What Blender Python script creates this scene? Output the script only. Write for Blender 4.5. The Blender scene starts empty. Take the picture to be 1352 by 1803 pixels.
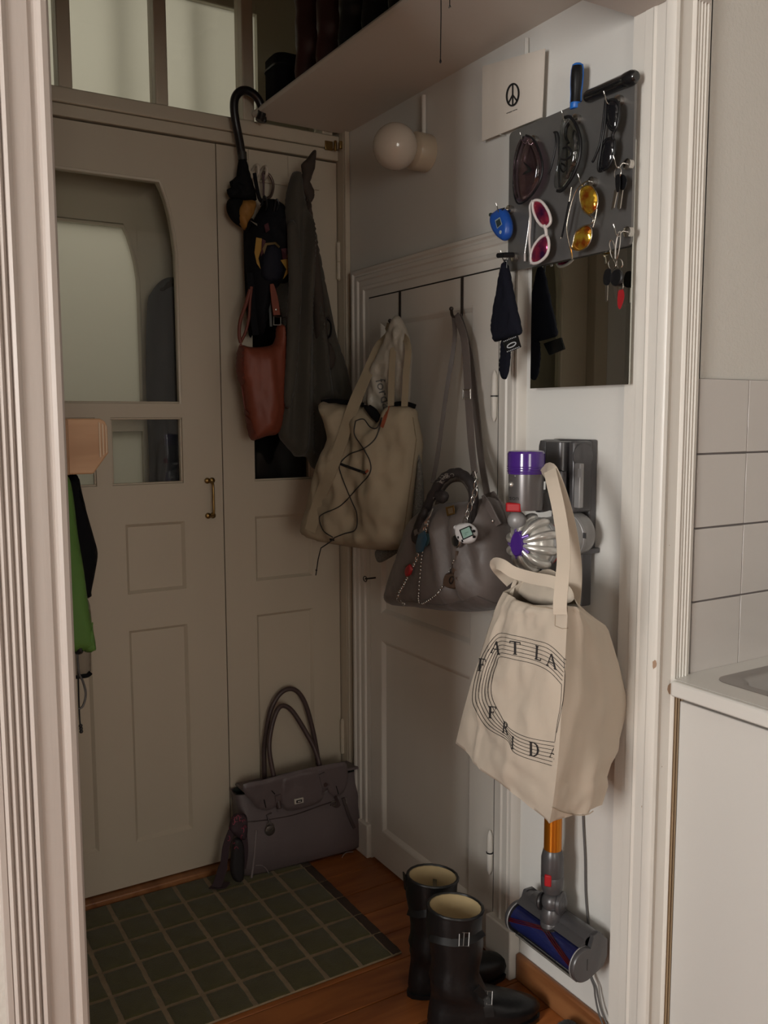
import bpy, bmesh, math, random
from mathutils import Vector, Matrix, noise
from mathutils.bvhtree import BVHTree
from mathutils.geometry import delaunay_2d_cdt

SC = bpy.context.scene
COL = SC.collection
random.seed(4)

# ------------------------------------------------------------------ camera
F = 1560.0                      # focal length in pixels of the 1352 x 1803 frame
H0 = 1.45
RX = Vector((0.85606, -0.51682, -0.00278))
RY = Vector((-0.05777, -0.09033, -0.99423))     # image down
RZ = Vector((0.51358, 0.85130, -0.10719))       # forward
RZ.normalize(); RX = (RX - RZ * RX.dot(RZ)).normalized(); RY = RZ.cross(RX)
cam = bpy.data.cameras.new('camera')
cam.sensor_width = 36; cam.lens = F / 1803 * 36; cam.clip_start = 0.01
camo = bpy.data.objects.new('camera', cam); COL.objects.link(camo)
M4 = Matrix((RX, -RY, -RZ)).transposed().to_4x4(); M4.translation = (0, 0, H0)
camo.matrix_world = M4
SC.camera = camo

# ------------------------------------------------------------------ world, light, exposure
wd = bpy.data.worlds.new('world'); SC.world = wd; wd.use_nodes = True
wd.node_tree.nodes['Background'].inputs[0].default_value = (0.75, 0.85, 1.0, 1)
wd.node_tree.nodes['Background'].inputs[1].default_value = 0.25
def area(name, loc, target, sx, sy, power, col):
    l = bpy.data.lights.new(name, 'AREA'); l.shape = 'RECTANGLE'; l.size = sx; l.size_y = sy
    l.energy = power; l.color = col
    o = bpy.data.objects.new(name, l); COL.objects.link(o); o.location = loc
    o.rotation_euler = (Vector(target) - Vector(loc)).to_track_quat('-Z', 'Y').to_euler()
    return o
area('kitchen_daylight', (-2.5, -0.05, 1.6), (-1, -0.05, 1.5), 0.9, 1.4, 46, (1.0, 0.98, 0.945))
area('added_rear_fill', (-0.35, -3.12, 1.5), (-0.2, -1.0, 1.4), 1.1, 1.2, 14, (1.0, 0.945, 0.84))  # added unseen fill behind the camera, to brighten the entrance doors
area('stairwell_daylight', (0.45, 3.6, 2.3), (0.5, 2.8, 1.7), 1.6, 1.6, 4.6, (1.0, 0.955, 0.89))
SC.view_settings.view_transform = 'Standard'; SC.view_settings.look = 'None'
SC.view_settings.gamma = 1; SC.view_settings.use_curve_mapping = False
SC.view_settings.exposure = 1.33

# ------------------------------------------------------------------ pixel -> point on a real plane
CAM = Vector((0, 0, H0))
def ray(px, py): return (RX * (px - 676) + RY * (py - 901.5) + RZ * F).normalized()
def onz(px, py, z): d = ray(px, py); return CAM + d * ((z - H0) / d.z)
def onx(px, py, x): d = ray(px, py); return CAM + d * (x / d.x)
def ony(px, py, y): d = ray(px, py); return CAM + d * (y / d.y)
def up_at(px, py, x, y):        # point above (x, y) seen on row py
    d = ray(px, py); t = math.hypot(x, y) / math.hypot(d.x, d.y)
    return Vector((x, y, H0 + d.z * t))
class Plane:                    # vertical plane through two plan points
    def __init__(s, a, b, lean=0.0):
        s.a = Vector((a[0], a[1], 0)); d = Vector((b[0] - a[0], b[1] - a[1], 0)); s.u = d.normalized()
        n = Vector((s.u.y, -s.u.x, 0))
        if n.dot(CAM - s.a - Vector((0, 0, H0))) < 0: n = -n
        s.v = Vector((0, 0, 1))
        if lean:
            q = Matrix.Rotation(lean, 3, s.u); s.v = q @ s.v; n = q @ n
        s.n = n
    def px(s, x, y, d=0.0):
        r = ray(x, y); a = s.a + s.n * d
        return CAM + r * ((a - CAM).dot(s.n) / r.dot(s.n))
    def uv(s, p): p = p - s.a; return (p.dot(s.u), p.dot(s.v))
    def w(s, a, b, d=0.0): return s.a + s.u * a + s.v * b + s.n * d
XR, YB, YK = 1.414, 2.60, 1.262
def wallp(d): return Plane((XR - d, 0.0), (XR - d, 3.0))     # parallel to the right wall, d in front of it
def backp(d): return Plane((0.0, YB - d), (2.0, YB - d))

# ------------------------------------------------------------------ materials
MATS = {}
def mat(name, col, rough=0.5, metal=0.0, var=0.0, vscale=6.0, bump=0.0, bscale=60.0, stretch=(1, 1, 1),
        spec=0.5, coat=0.0, sheen=0.0, weave=0.0, wscale=700.0, col2=None, contrast=0.25):
    if name in MATS: return MATS[name]
    m = bpy.data.materials.new(name); m.use_nodes = True; nt = m.node_tree; N = nt.nodes; L = nt.links
    b = N['Principled BSDF']; b.inputs['Roughness'].default_value = rough; b.inputs['Metallic'].default_value = metal
    b.inputs['Base Color'].default_value = (*col, 1); b.inputs['Specular IOR Level'].default_value = spec
    b.inputs['Coat Weight'].default_value = coat; b.inputs['Sheen Weight'].default_value = sheen
    if var or bump or weave:
        tc = N.new('ShaderNodeTexCoord'); mp = N.new('ShaderNodeMapping'); mp.inputs['Scale'].default_value = stretch
        L.new(tc.outputs['Object'], mp.inputs['Vector'])
    if var:
        nz = N.new('ShaderNodeTexNoise'); nz.inputs['Scale'].default_value = vscale; nz.inputs['Detail'].default_value = 6
        L.new(mp.outputs[0], nz.inputs['Vector'])
        cr_ = N.new('ShaderNodeValToRGB'); cr_.color_ramp.elements[0].position = 0.5 - contrast; cr_.color_ramp.elements[1].position = 0.5 + contrast
        c2 = col2 if col2 else tuple(c * (1 - var) for c in col)
        cr_.color_ramp.elements[0].color = (*c2, 1); cr_.color_ramp.elements[1].color = (*col, 1)
        L.new(nz.outputs[0], cr_.inputs[0]); L.new(cr_.outputs[0], b.inputs['Base Color'])
    if bump or weave:
        bp = N.new('ShaderNodeBump'); bp.inputs['Strength'].default_value = max(bump, weave); bp.inputs['Distance'].default_value = 0.002
        if weave:
            nz = N.new('ShaderNodeTexWave'); nz.inputs['Scale'].default_value = wscale; nz.inputs['Distortion'].default_value = 1.5
            nz.bands_direction = 'Z'
        else:
            nz = N.new('ShaderNodeTexNoise'); nz.inputs['Scale'].default_value = bscale; nz.inputs['Detail'].default_value = 4
        L.new(mp.outputs[0], nz.inputs['Vector']); L.new(nz.outputs[0], bp.inputs['Height']); L.new(bp.outputs[0], b.inputs['Normal'])
    MATS[name] = m; return m
def glass_mat(name, tint, gloss=0.12, rough=0.02):
    m = bpy.data.materials.new(name); m.use_nodes = True; nt = m.node_tree; N = nt.nodes; L = nt.links
    N.remove(N['Principled BSDF']); out = N['Material Output']
    t = N.new('ShaderNodeBsdfTransparent'); t.inputs[0].default_value = (*tint, 1)
    g = N.new('ShaderNodeBsdfGlossy'); g.inputs['Roughness'].default_value = rough
    lw = N.new('ShaderNodeLayerWeight'); lw.inputs[0].default_value = 0.25
    mu = N.new('ShaderNodeMath'); mu.operation = 'MULTIPLY_ADD'; mu.inputs[1].default_value = 0.5; mu.inputs[2].default_value = gloss
    mx = N.new('ShaderNodeMixShader')
    L.new(lw.outputs['Fresnel'], mu.inputs[0]); L.new(mu.outputs[0], mx.inputs[0])
    L.new(t.outputs[0], mx.inputs[1]); L.new(g.outputs[0], mx.inputs[2]); L.new(mx.outputs[0], out.inputs[0])
    MATS[name] = m; return m
def frosted_mat(name, col):
    m = bpy.data.materials.new(name); m.use_nodes = True; nt = m.node_tree; N = nt.nodes; L = nt.links
    N.remove(N['Principled BSDF']); out = N['Material Output']
    t = N.new('ShaderNodeBsdfTranslucent'); t.inputs[0].default_value = (*col, 1)
    d = N.new('ShaderNodeBsdfDiffuse'); d.inputs[0].default_value = (*col, 1)
    mx = N.new('ShaderNodeMixShader'); mx.inputs[0].default_value = 0.2
    L.new(t.outputs[0], mx.inputs[1]); L.new(d.outputs[0], mx.inputs[2]); L.new(mx.outputs[0], out.inputs[0])
    MATS[name] = m; return m
def wood_mat(name, c1, c2, scale=9.0, axis='X', rough=0.45):
    m = bpy.data.materials.new(name); m.use_nodes = True; nt = m.node_tree; N = nt.nodes; L = nt.links
    b = N['Principled BSDF']; b.inputs['Roughness'].default_value = rough
    tc = N.new('ShaderNodeTexCoord'); mp = N.new('ShaderNodeMapping')
    oi = N.new('ShaderNodeObjectInfo')
    L.new(tc.outputs['Object'], mp.inputs['Vector'])
    cmb = N.new('ShaderNodeCombineXYZ'); mm = N.new('ShaderNodeMath'); mm.operation = 'MULTIPLY'; mm.inputs[1].default_value = 37.0
    L.new(oi.outputs['Random'], mm.inputs[0]); L.new(mm.outputs[0], cmb.inputs[0]); L.new(mm.outputs[0], cmb.inputs[1])
    L.new(cmb.outputs[0], mp.inputs['Location'])
    mp.inputs['Scale'].default_value = {'X': (0.12, 1, 1), 'Y': (1, 0.12, 1), 'Z': (1, 1, 0.12)}[axis]
    nz = N.new('ShaderNodeTexNoise'); nz.inputs['Scale'].default_value = scale * 6; nz.inputs['Detail'].default_value = 8; nz.inputs['Distortion'].default_value = 0.6
    L.new(mp.outputs[0], nz.inputs['Vector'])
    r = N.new('ShaderNodeValToRGB'); r.color_ramp.elements[0].position = 0.33; r.color_ramp.elements[1].position = 0.66
    r.color_ramp.elements[0].color = (*c2, 1); r.color_ramp.elements[1].color = (*c1, 1)
    L.new(nz.outputs[0], r.inputs[0])
    vo = N.new('ShaderNodeTexVoronoi'); vo.inputs['Scale'].default_value = 9
    mp2 = N.new('ShaderNodeMapping'); mp2.inputs['Scale'].default_value = {'X': (0.55, 1, 1), 'Y': (1, 0.55, 1), 'Z': (1, 1, 0.55)}[axis]
    L.new(tc.outputs['Object'], mp2.inputs[0]); L.new(cmb.outputs[0], mp2.inputs['Location']); L.new(mp2.outputs[0], vo.inputs[0])
    r2 = N.new('ShaderNodeValToRGB'); r2.color_ramp.elements[0].position = 0.06; r2.color_ramp.elements[1].position = 0.14
    r2.color_ramp.elements[0].color = (0.25, 0.2, 0.2, 1); r2.color_ramp.elements[1].color = (1, 1, 1, 1)
    L.new(vo.outputs['Distance'], r2.inputs[0])
    mu = N.new('ShaderNodeMixRGB'); mu.blend_type = 'MULTIPLY'; mu.inputs[0].default_value = 1
    L.new(r.outputs[0], mu.inputs[1]); L.new(r2.outputs[0], mu.inputs[2])
    hv = N.new('ShaderNodeHueSaturation'); ma = N.new('ShaderNodeMath'); ma.operation = 'MULTIPLY_ADD'; ma.inputs[1].default_value = 0.35; ma.inputs[2].default_value = 0.82
    L.new(oi.outputs['Random'], ma.inputs[0]); L.new(ma.outputs[0], hv.inputs['Value']); L.new(mu.outputs[0], hv.inputs['Color'])
    L.new(hv.outputs[0], b.inputs['Base Color'])
    MATS[name] = m; return m

PW = mat('white_gloss_paint', (0.70, 0.665, 0.61), 0.38, var=0.10, vscale=5, bump=0.12, bscale=45, stretch=(1, 1, 0.25))
PJ = mat('shaded_casing_paint', (0.49, 0.43, 0.39), 0.42, var=0.10, vscale=9, bump=0.18, bscale=120, stretch=(1, 1, 0.06))  # casing white taken darker: the left side's shade is put into the colour
PD = mat('grey_beige_door_paint', (0.53, 0.46, 0.36), 0.42, var=0.06, vscale=4, bump=0.08, bscale=60, stretch=(1, 1, 0.2))
PWALL = mat('white_wall_paint', (0.66, 0.645, 0.61), 0.6, bump=0.15, bscale=90)
PTEX = mat('textured_kitchen_paint', (0.60, 0.575, 0.53), 0.5, bump=0.55, bscale=150)
PCEIL = mat('ceiling_paint', (0.72, 0.70, 0.66), 0.7)
TILE = mat('glazed_tile', (0.56, 0.525, 0.495), 0.12, var=0.05, vscale=3, coat=0.2)
GROUT = mat('dark_grout', (0.17, 0.15, 0.145), 0.9)
BLACK = mat('black_plastic', (0.007, 0.007, 0.008), 0.35, spec=.35)
SATIN = mat('black_cloth', (0.006, 0.006, 0.007), 0.85, spec=.12)
CHROME = mat('chrome', (0.62, 0.60, 0.57), 0.22, 1.0)
BRASS = mat('aged_brass', (0.30, 0.19, 0.07), 0.35, 1.0)
DARK = mat('dark_gap', (0.02, 0.017, 0.014), 0.9)
PINE = wood_mat('pine_floor', (0.40, 0.135, 0.035), (0.20, 0.055, 0.015), 3.0, 'X', 0.35)
PINED = wood_mat('pine_trim', (0.30, 0.13, 0.05), (0.17, 0.06, 0.02), 3.0, 'Y', 0.4)
PLY = wood_mat('plywood', (0.50, 0.30, 0.17), (0.38, 0.21, 0.11), 3.0, 'X', 0.5)
GLASS = glass_mat('window_glass', (0.93, 0.92, 0.89), 0.02)
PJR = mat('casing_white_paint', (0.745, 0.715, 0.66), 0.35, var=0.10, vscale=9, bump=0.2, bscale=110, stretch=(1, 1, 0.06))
FROST = frosted_mat('frosted_glass', (0.80, 0.80, 0.75))

# ------------------------------------------------------------------ mesh building
WL = {}
def world_of(o): return WL.get(o.name, Vector((0, 0, 0)))
class MB:
    def __init__(s): s.v = []; s.f = []
    def add(s, vs, fs):
        k = len(s.v); s.v += [Vector(p) for p in vs]; s.f += [tuple(i + k for i in f) for f in fs]; return s
    def box(s, x0, y0, z0, x1, y1, z1):
        x0, x1 = min(x0, x1), max(x0, x1); y0, y1 = min(y0, y1), max(y0, y1); z0, z1 = min(z0, z1), max(z0, z1)
        return s.add([(x0, y0, z0), (x1, y0, z0), (x1, y1, z0), (x0, y1, z0), (x0, y0, z1), (x1, y0, z1), (x1, y1, z1), (x0, y1, z1)],
                     [(0, 3, 2, 1), (4, 5, 6, 7), (0, 1, 5, 4), (1, 2, 6, 5), (2, 3, 7, 6), (3, 0, 4, 7)])
    def obox(s, c, ax, ay, az):                 # oriented box: centre + three half vectors
        c = Vector(c); P = []
        for k in (-1, 1):
            for i, j in ((-1, -1), (1, -1), (1, 1), (-1, 1)): P.append(c + ax * i + ay * j + az * k)
        return s.add(P, [(0, 3, 2, 1), (4, 5, 6, 7), (0, 1, 5, 4), (1, 2, 6, 5), (2, 3, 7, 6), (3, 0, 4, 7)])
    def prism(s, pts, off):                     # 3-D polygon pushed along a vector
        n = len(pts); off = Vector(off); P = [Vector(p) for p in pts]
        return s.add(P + [p + off for p in P], [tuple(range(n))[::-1], tuple(range(n, 2 * n))] + [(i, (i + 1) % n, n + (i + 1) % n, n + i) for i in range(n)])
    def rings(s, R, closed=True, cap0=True, cap1=True):
        n = len(R[0]); P = [p for r in R for p in r]; Fc = []
        for k in range(len(R) - 1):
            for i in range(n if closed else n - 1):
                j = (i + 1) % n; Fc.append((k * n + i, k * n + j, (k + 1) * n + j, (k + 1) * n + i))
        if closed and cap0: Fc.append(tuple(range(n))[::-1])
        if closed and cap1: Fc.append(tuple(range((len(R) - 1) * n, len(R) * n)))
        return s.add(P, Fc)
    def tube(s, pts, r, n=8, closed=False, flat=1.0):
        pts = [Vector(p) for p in pts]; m = len(pts); R = []
        up = None
        for k in range(m):
            if closed: t = pts[(k + 1) % m] - pts[k - 1]
            else: t = pts[min(k + 1, m - 1)] - pts[max(k - 1, 0)]
            if t.length < 1e-9: t = Vector((0, 0, 1))
            t.normalize()
            if up is None: up = t.orthogonal().normalized()
            up = (up - t * up.dot(t)); up = up.normalized() if up.length > 1e-6 else t.orthogonal().normalized()
            b = t.cross(up); rr = r[k] if isinstance(r, (list, tuple)) else r
            R.append([pts[k] + (up * math.cos(a) + b * math.sin(a) * flat) * rr for a in (2 * math.pi * i / n for i in range(n))])
        if closed: s.rings(R + [R[0]], True, False, False)
        else: s.rings(R)
        return s
    def band(s, pts, w, t, nrm):                # flat strap along pts; nrm: vector or list of vectors, w may be a list
        pts = [Vector(p) for p in pts]; m = len(pts); R = []
        for k in range(m):
            tg = (pts[min(k + 1, m - 1)] - pts[max(k - 1, 0)]).normalized()
            nn = Vector(nrm[k] if isinstance(nrm, list) else nrm); sd = tg.cross(nn)
            sd = sd.normalized() if sd.length > 1e-6 else tg.orthogonal(); nn = sd.cross(tg).normalized()
            ww = (w[k] if isinstance(w, (list, tuple)) else w) / 2; h = t / 2
            R.append([pts[k] + sd * ww + nn * h, pts[k] - sd * ww + nn * h, pts[k] - sd * ww - nn * h, pts[k] + sd * ww - nn * h])
        s.rings(R); return s
    def lathe(s, c, ax, prof, n=24, ref=None):  # prof: (radius, distance along ax)
        c = Vector(c); ax = Vector(ax).normalized(); u = (Vector(ref) if ref else ax.orthogonal()); u = (u - ax * u.dot(ax)).normalized(); v = ax.cross(u)
        R = [[c + ax * h + (u * math.cos(2 * math.pi * i / n) + v * math.sin(2 * math.pi * i / n)) * max(r, 1e-5) for i in range(n)] for r, h in prof]
        s.rings(R); return s
    def ball(s, c, r, n=16, sc=(1, 1, 1)):
        c = Vector(c); R = []
        for k in range(n // 2 + 1):
            a = math.pi * k / (n // 2); rr = max(math.sin(a), 1e-4)
            R.append([c + Vector((r * sc[0] * rr * math.cos(2 * math.pi * i / n), r * sc[1] * rr * math.sin(2 * math.pi * i / n), -r * sc[2] * math.cos(a))) for i in range(n)])
        s.rings(R); return s
    def build(s, name, m, parent=None, bevel=0.0, smooth=35, seg=2, label=None, sub=0):
        me = bpy.data.meshes.new(name); bm = bmesh.new()
        vs = [bm.verts.new(p) for p in s.v]
        for f in s.f:
            try: bm.faces.new([vs[i] for i in f])
            except ValueError: pass
        bmesh.ops.recalc_face_normals(bm, faces=bm.faces)
        if parent is not None: base = world_of(parent)
        else:
            lo = [min(p[i] for p in s.v) for i in range(3)]; hi = [max(p[i] for p in s.v) for i in range(3)]
            base = Vector(((lo[0] + hi[0]) / 2, (lo[1] + hi[1]) / 2, lo[2]))
        bmesh.ops.translate(bm, verts=bm.verts, vec=-base)
        bm.to_mesh(me); bm.free()
        if smooth:
            me.polygons.foreach_set('use_smooth', [True] * len(me.polygons)); me.set_sharp_from_angle(angle=math.radians(smooth))
        o = bpy.data.objects.new(name, me); COL.objects.link(o)
        if m: me.materials.append(m)
        if parent is not None: o.parent = parent; WL[o.name] = base
        else: o.location = base; WL[o.name] = base
        if bevel:
            b = o.modifiers.new('bevel', 'BEVEL'); b.width = bevel; b.segments = seg; b.limit_method = 'ANGLE'; b.angle_limit = math.radians(40)
        if sub:
            d = o.modifiers.new('sub', 'SUBSURF'); d.levels = sub; d.render_levels = sub
        if label: o['label'] = label
        return o
def thing(name, loc, label, cat, group=None):
    o = bpy.data.objects.new(name, None); COL.objects.link(o); o.location = loc; o.empty_display_size = 0.05
    WL[o.name] = Vector(loc); tag(o, label, cat, group); return o
def tag(o, label, cat, group=None):
    o['label'] = label; o['category'] = cat
    if group: o['group'] = group
    return o
def struct(o): o['kind'] = 'structure'; return o
def spt(name, loc=(0, 0, 0)):       # a piece of the setting that has children
    o = bpy.data.objects.new(name, None); COL.objects.link(o); o.location = loc; WL[o.name] = Vector(loc); struct(o); return o

def crom(P, n=6, closed=False):     # Catmull-Rom through points of any size
    P = [tuple(p) for p in P]; m = len(P); out = []
    def g(i): return P[i % m] if closed else P[max(0, min(m - 1, i))]
    for i in range(m if closed else m - 1):
        a, b, c, d = g(i - 1), g(i), g(i + 1), g(i + 2)
        for k in range(n):
            t = k / n
            out.append(tuple(0.5 * (2 * b[q] + (c[q] - a[q]) * t + (2 * a[q] - 5 * b[q] + 4 * c[q] - d[q]) * t * t + (3 * b[q] - a[q] - 3 * c[q] + d[q]) * t ** 3) for q in range(len(b))))
    if not closed: out.append(P[-1])
    return out
def lin(P, n=6):
    out = []
    for a, b in zip(P[:-1], P[1:]):
        for k in range(n): out.append(tuple(x + (y - x) * k / n for x, y in zip(a, b)))
    out.append(tuple(P[-1])); return out
def segd(p, a, b):
    ab = (b[0] - a[0], b[1] - a[1]); L = ab[0] ** 2 + ab[1] ** 2
    t = 0 if L == 0 else max(0, min(1, ((p[0] - a[0]) * ab[0] + (p[1] - a[1]) * ab[1]) / L))
    return math.hypot(p[0] - a[0] - ab[0] * t, p[1] - a[1] - ab[1] * t)
def inside(p, poly):
    c = False; n = len(poly)
    for i in range(n):
        a, b = poly[i], poly[i - 1]
        if (a[1] > p[1]) != (b[1] > p[1]) and p[0] < (b[0] - a[0]) * (p[1] - a[1]) / (b[1] - a[1]) + a[0]: c = not c
    return c
def puff(pl, px_pts, df, db, R, res=0.012, wr=0.0, wf=18.0, wst=(1, 1), seed=0, smooth_px=4, d0=0.0, fold=None):
    """stuffed body with a given outline on a vertical plane: front df, back db thick, rounded over R"""
    q = [pl.uv(pl.px(x, y, d0)) for x, y in px_pts]
    if smooth_px: q = crom(q, smooth_px, True)
    lo = (min(p[0] for p in q), min(p[1] for p in q)); hi = (max(p[0] for p in q), max(p[1] for p in q))
    vs = [Vector(p) for p in q]; n = len(vs); dist = [0.0] * n
    y = lo[1] + res / 2; k = 0
    while y < hi[1]:
        x = lo[0] + (res / 2 if k % 2 else res)
        while x < hi[0]:
            if inside((x, y), q):
                d = min(segd((x, y), q[i - 1], q[i]) for i in range(n))
                if d > res * 0.45: vs.append(Vector((x, y))); dist.append(d)
            x += res
        y += res * 0.87; k += 1
    r = delaunay_2d_cdt(vs, [(i, (i + 1) % n) for i in range(n)], [], 1, 1e-6)
    ov, of, orig = r[0], r[2], r[3]
    dd = [(dist[orig[i][0]] if orig[i] else 0.0) for i in range(len(ov))]
    m = MB(); Fr = []; Bk = []; idx = {}
    for i, p in enumerate(ov):
        t = min(dd[i] / R, 1.0); h = math.sqrt(max(0, 1 - (1 - t) ** 2))
        w_ = 0
        if wr: w_ = wr * noise.fractal(Vector((p.x * wf * wst[0], p.y * wf * wst[1], seed * 7.3)), 0.8, 2.0, 3) * min(1, t * 2)
        if fold: w_ += fold(p.x, p.y, t)
        Fr.append(pl.w(p.x, p.y, d0 + h * df + w_)); Bk.append(pl.w(p.x, p.y, d0 - h * db))
    m.v = Fr[:]; mp = []
    for i in range(len(ov)):
        if dd[i] == 0.0: mp.append(i)
        else: mp.append(len(m.v)); m.v.append(Bk[i])
    m.f = [tuple(f) for f in of] + [tuple(mp[i] for i in f[::-1]) for f in of]
    return m
def cast_mesh(objs):                # BVH over several built objects, world space
    V = []; P = []
    for o in objs:
        k = len(V); w = world_of(o)
        V += [v.co + w for v in o.data.vertices]; P += [tuple(i + k for i in p.vertices) for p in o.data.polygons]
    return BVHTree.FromPolygons(V, P)
def decal(tree, polys, off=0.0008, fb=None):      # flat print laid on a surface: polygons in photo pixels, each a list of (x, y)
    m = MB()
    for poly in polys:
        P = []
        for x, y in poly:
            d = ray(x, y); h = tree.ray_cast(CAM, d)
            if h[0] is None: P = None; break
            nn = h[1] if h[1].dot(d) < 0 else -h[1]
            P.append(h[0] + nn * off)
        if P: m.add(P, [tuple(range(len(P)))])
    return m
def strip_polys(pts, w):            # polyline in pixels -> quads of width w
    out = []; m = len(pts); L = []
    for k in range(m):
        a = pts[max(k - 1, 0)]; b = pts[min(k + 1, m - 1)]; dx, dy = b[0] - a[0], b[1] - a[1]; l = math.hypot(dx, dy) or 1
        L.append(((pts[k][0] - dy / l * w / 2, pts[k][1] + dx / l * w / 2), (pts[k][0] + dy / l * w / 2, pts[k][1] - dx / l * w / 2)))
    for a, b in zip(L[:-1], L[1:]): out.append([a[0], b[0], b[1], a[1]])
    return out
def text_polys(body, fx):           # built-in font; fx maps glyph plane -> pixels
    cu = bpy.data.curves.new('t', 'FONT'); cu.body = body; cu.resolution_u = 3; o = bpy.data.objects.new('t', cu); COL.objects.link(o)
    me = bpy.data.meshes.new_from_object(o.evaluated_get(bpy.context.evaluated_depsgraph_get()))
    out = [[fx(me.vertices[i].co.x, me.vertices[i].co.y) for i in p.vertices] for p in me.polygons]
    bpy.data.objects.remove(o); bpy.data.curves.remove(cu); bpy.data.meshes.remove(me)
    return out

# ================================================================== the setting
ZC = 3.05
# floor: boards run along X
fl = spt('floor')
MB().box(-2.4, -3.0, -0.06, 3.0, 3.75, -0.02).build('subfloor', DARK, fl, smooth=0)
yy = 1.07; i = 0
while yy < 2.72:
    MB().box(0.0, yy + 0.0012, -0.022, 1.50, yy + 0.1168, random.uniform(-0.0006, 0.0006)).build('plank', PINE, fl, bevel=0.0015, seg=1); yy += 0.118; i += 1
MB().box(-2.4, -3.0, -0.022, 3.0, 1.07, 0.0).build('kitchen_boards', PINE, fl, smooth=0)
MB().box(0.0, 2.725, -0.022, 2.0, 3.75, 0.0).build('landing_floor', GROUT, fl, smooth=0)
struct(MB().box(-2.4, -3.0, ZC, 3.0, 3.75, ZC + 0.05).build('ceiling', PCEIL, smooth=0))
# hall walls
struct(MB().box(XR, 1.262, 0, XR + 0.12, 2.72, ZC).build('wall_right', PWALL, smooth=0))
struct(MB().box(0.0, 1.262, 0, 0.08, 2.72, ZC).build('wall_left', PWALL, smooth=0))
# wall between kitchen and hall, opening x 0.25..1.40, up to z 2.25
wf = MB(); wf.box(-2.4, 1.262, 0, 0.24, 1.335, ZC); wf.box(1.405, 1.262, 0, 3.0, 1.335, ZC); wf.box(0.24, 1.262, 2.26, 1.405, 1.335, ZC)
struct(wf.build('wall_front', PTEX, smooth=0))
# kitchen shell, window opening in the left wall
wkb = MB(); wkb.box(-2.4, -3.05, 0, -0.9, -3.0, ZC); wkb.box(0.2, -3.05, 0, 3.0, -3.0, ZC); wkb.box(-0.9, -3.05, 0, 0.2, -3.0, 0.9); wkb.box(-0.9, -3.05, 2.1, 0.2, -3.0, ZC)  # back wall, opened for the added fill light
struct(wkb.build('wall_kitchen_back', PWALL, smooth=0))
w4 = spt('added_rear_window', (-0.35, -3.02, 0.9)); fr = MB()  # made-up window framing the rear fill light
for a, b in ((-0.9, -0.86), (-0.37, -0.33), (0.16, 0.2)): fr.box(a, -3.04, 0.9, b, -2.98, 2.1)
for a, b in ((0.9, 0.94), (2.06, 2.1)): fr.box(-0.9, -3.04, a, 0.2, -2.98, b)
fr.build('window_frame', PW, w4, bevel=0.004)  # frame of the added rear window
struct(MB().box(3.0, -3.0, 0, 3.05, 1.262, ZC).build('wall_kitchen_right', PWALL, smooth=0))
wl = MB(); wl.box(-2.45, -3.0, 0, -2.4, -.5, ZC); wl.box(-2.45, .4, 0, -2.4, 1.262, ZC); wl.box(-2.45, -.5, 0, -2.4, .4, 0.9); wl.box(-2.45, -.5, 2.3, -2.4, .4, ZC)
struct(wl.build('wall_kitchen_left', PWALL, smooth=0))
w2 = spt('window_2', (-2.42, -0.05, 0.9))
fr = MB()
for a, b in ((-.5, -.46), (-.065, -.035), (.36, .4)): fr.box(-2.44, a, 0.9, -2.38, b, 2.3)
for a, b in ((0.9, 0.95), (2.25, 2.3)): fr.box(-2.44, -.5, a, -2.38, .4, b)
fr.build('window_frame', PW, w2, bevel=0.004)

# right jamb + casing of the opening (profile in plan swept up), then the left one and the head
def sweep_z(prof, z0, z1): return MB().rings([[Vector((x, y, z0)) for x, y in prof], [Vector((x, y, z1)) for x, y in prof]])
def casing_prof(x0, sx, y1):        # front moulding from the opening edge outwards: bead, ogee, flat, flutes
    P = [(0.0, 0.0), (0.0, 0.016), (0.004, 0.022), (0.011, 0.024), (0.016, 0.021), (0.018, 0.015), (0.024, 0.0145), (0.027, 0.018), (0.052, 0.019)]
    P += [(0.054, 0.022), (0.058, 0.0245), (0.062, 0.022), (0.0635, 0.016)]
    x = 0.0635
    for k in range(4):
        P += [(x + 0.0012, 0.019), (x + 0.0045, 0.0225), (x + 0.0078, 0.019), (x + 0.009, 0.016)]; x += 0.009
    P += [(x + 0.001, 0.018), (x + 0.008, 0.018), (x + 0.009, 0.0)]
    return [(x0 + sx * a, y1 - b) for a, b in P]
t1 = spt('trim_1', (1.40, 1.26, 0))
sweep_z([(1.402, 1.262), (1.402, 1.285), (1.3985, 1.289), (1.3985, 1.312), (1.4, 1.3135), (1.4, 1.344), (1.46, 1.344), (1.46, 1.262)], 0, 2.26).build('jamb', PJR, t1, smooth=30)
MB().box(1.39825, 1.2912, 0, 1.4, 1.2917, 2.25).build('joint_line', mat('hairline_joint', (.30, .275, .25), .8), t1, smooth=0)
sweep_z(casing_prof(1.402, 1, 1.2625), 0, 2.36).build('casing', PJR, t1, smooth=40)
tanp = mat('yellowed_bare_flutes', (0.42, 0.30, 0.18), 0.6, var=.3, vscale=30, stretch=(1, 1, .1))
fp_ = [(x, y - .0007) for x, y in casing_prof(1.402, 1, 1.2625) if 1.4655 <= x <= 1.504]
sweep_z(fp_ + [(1.504, 1.255), (1.4655, 1.255)], 0.0, 0.862).build('bare_flutes', tanp, t1, smooth=40)
t2 = spt('trim_2', (0.25, 1.26, 0))
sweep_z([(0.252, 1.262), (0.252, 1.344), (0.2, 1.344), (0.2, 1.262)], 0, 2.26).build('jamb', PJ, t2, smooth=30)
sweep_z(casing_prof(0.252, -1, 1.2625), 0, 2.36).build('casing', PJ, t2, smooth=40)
t3 = spt('trim_3', (0.82, 1.26, 2.25))
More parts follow.
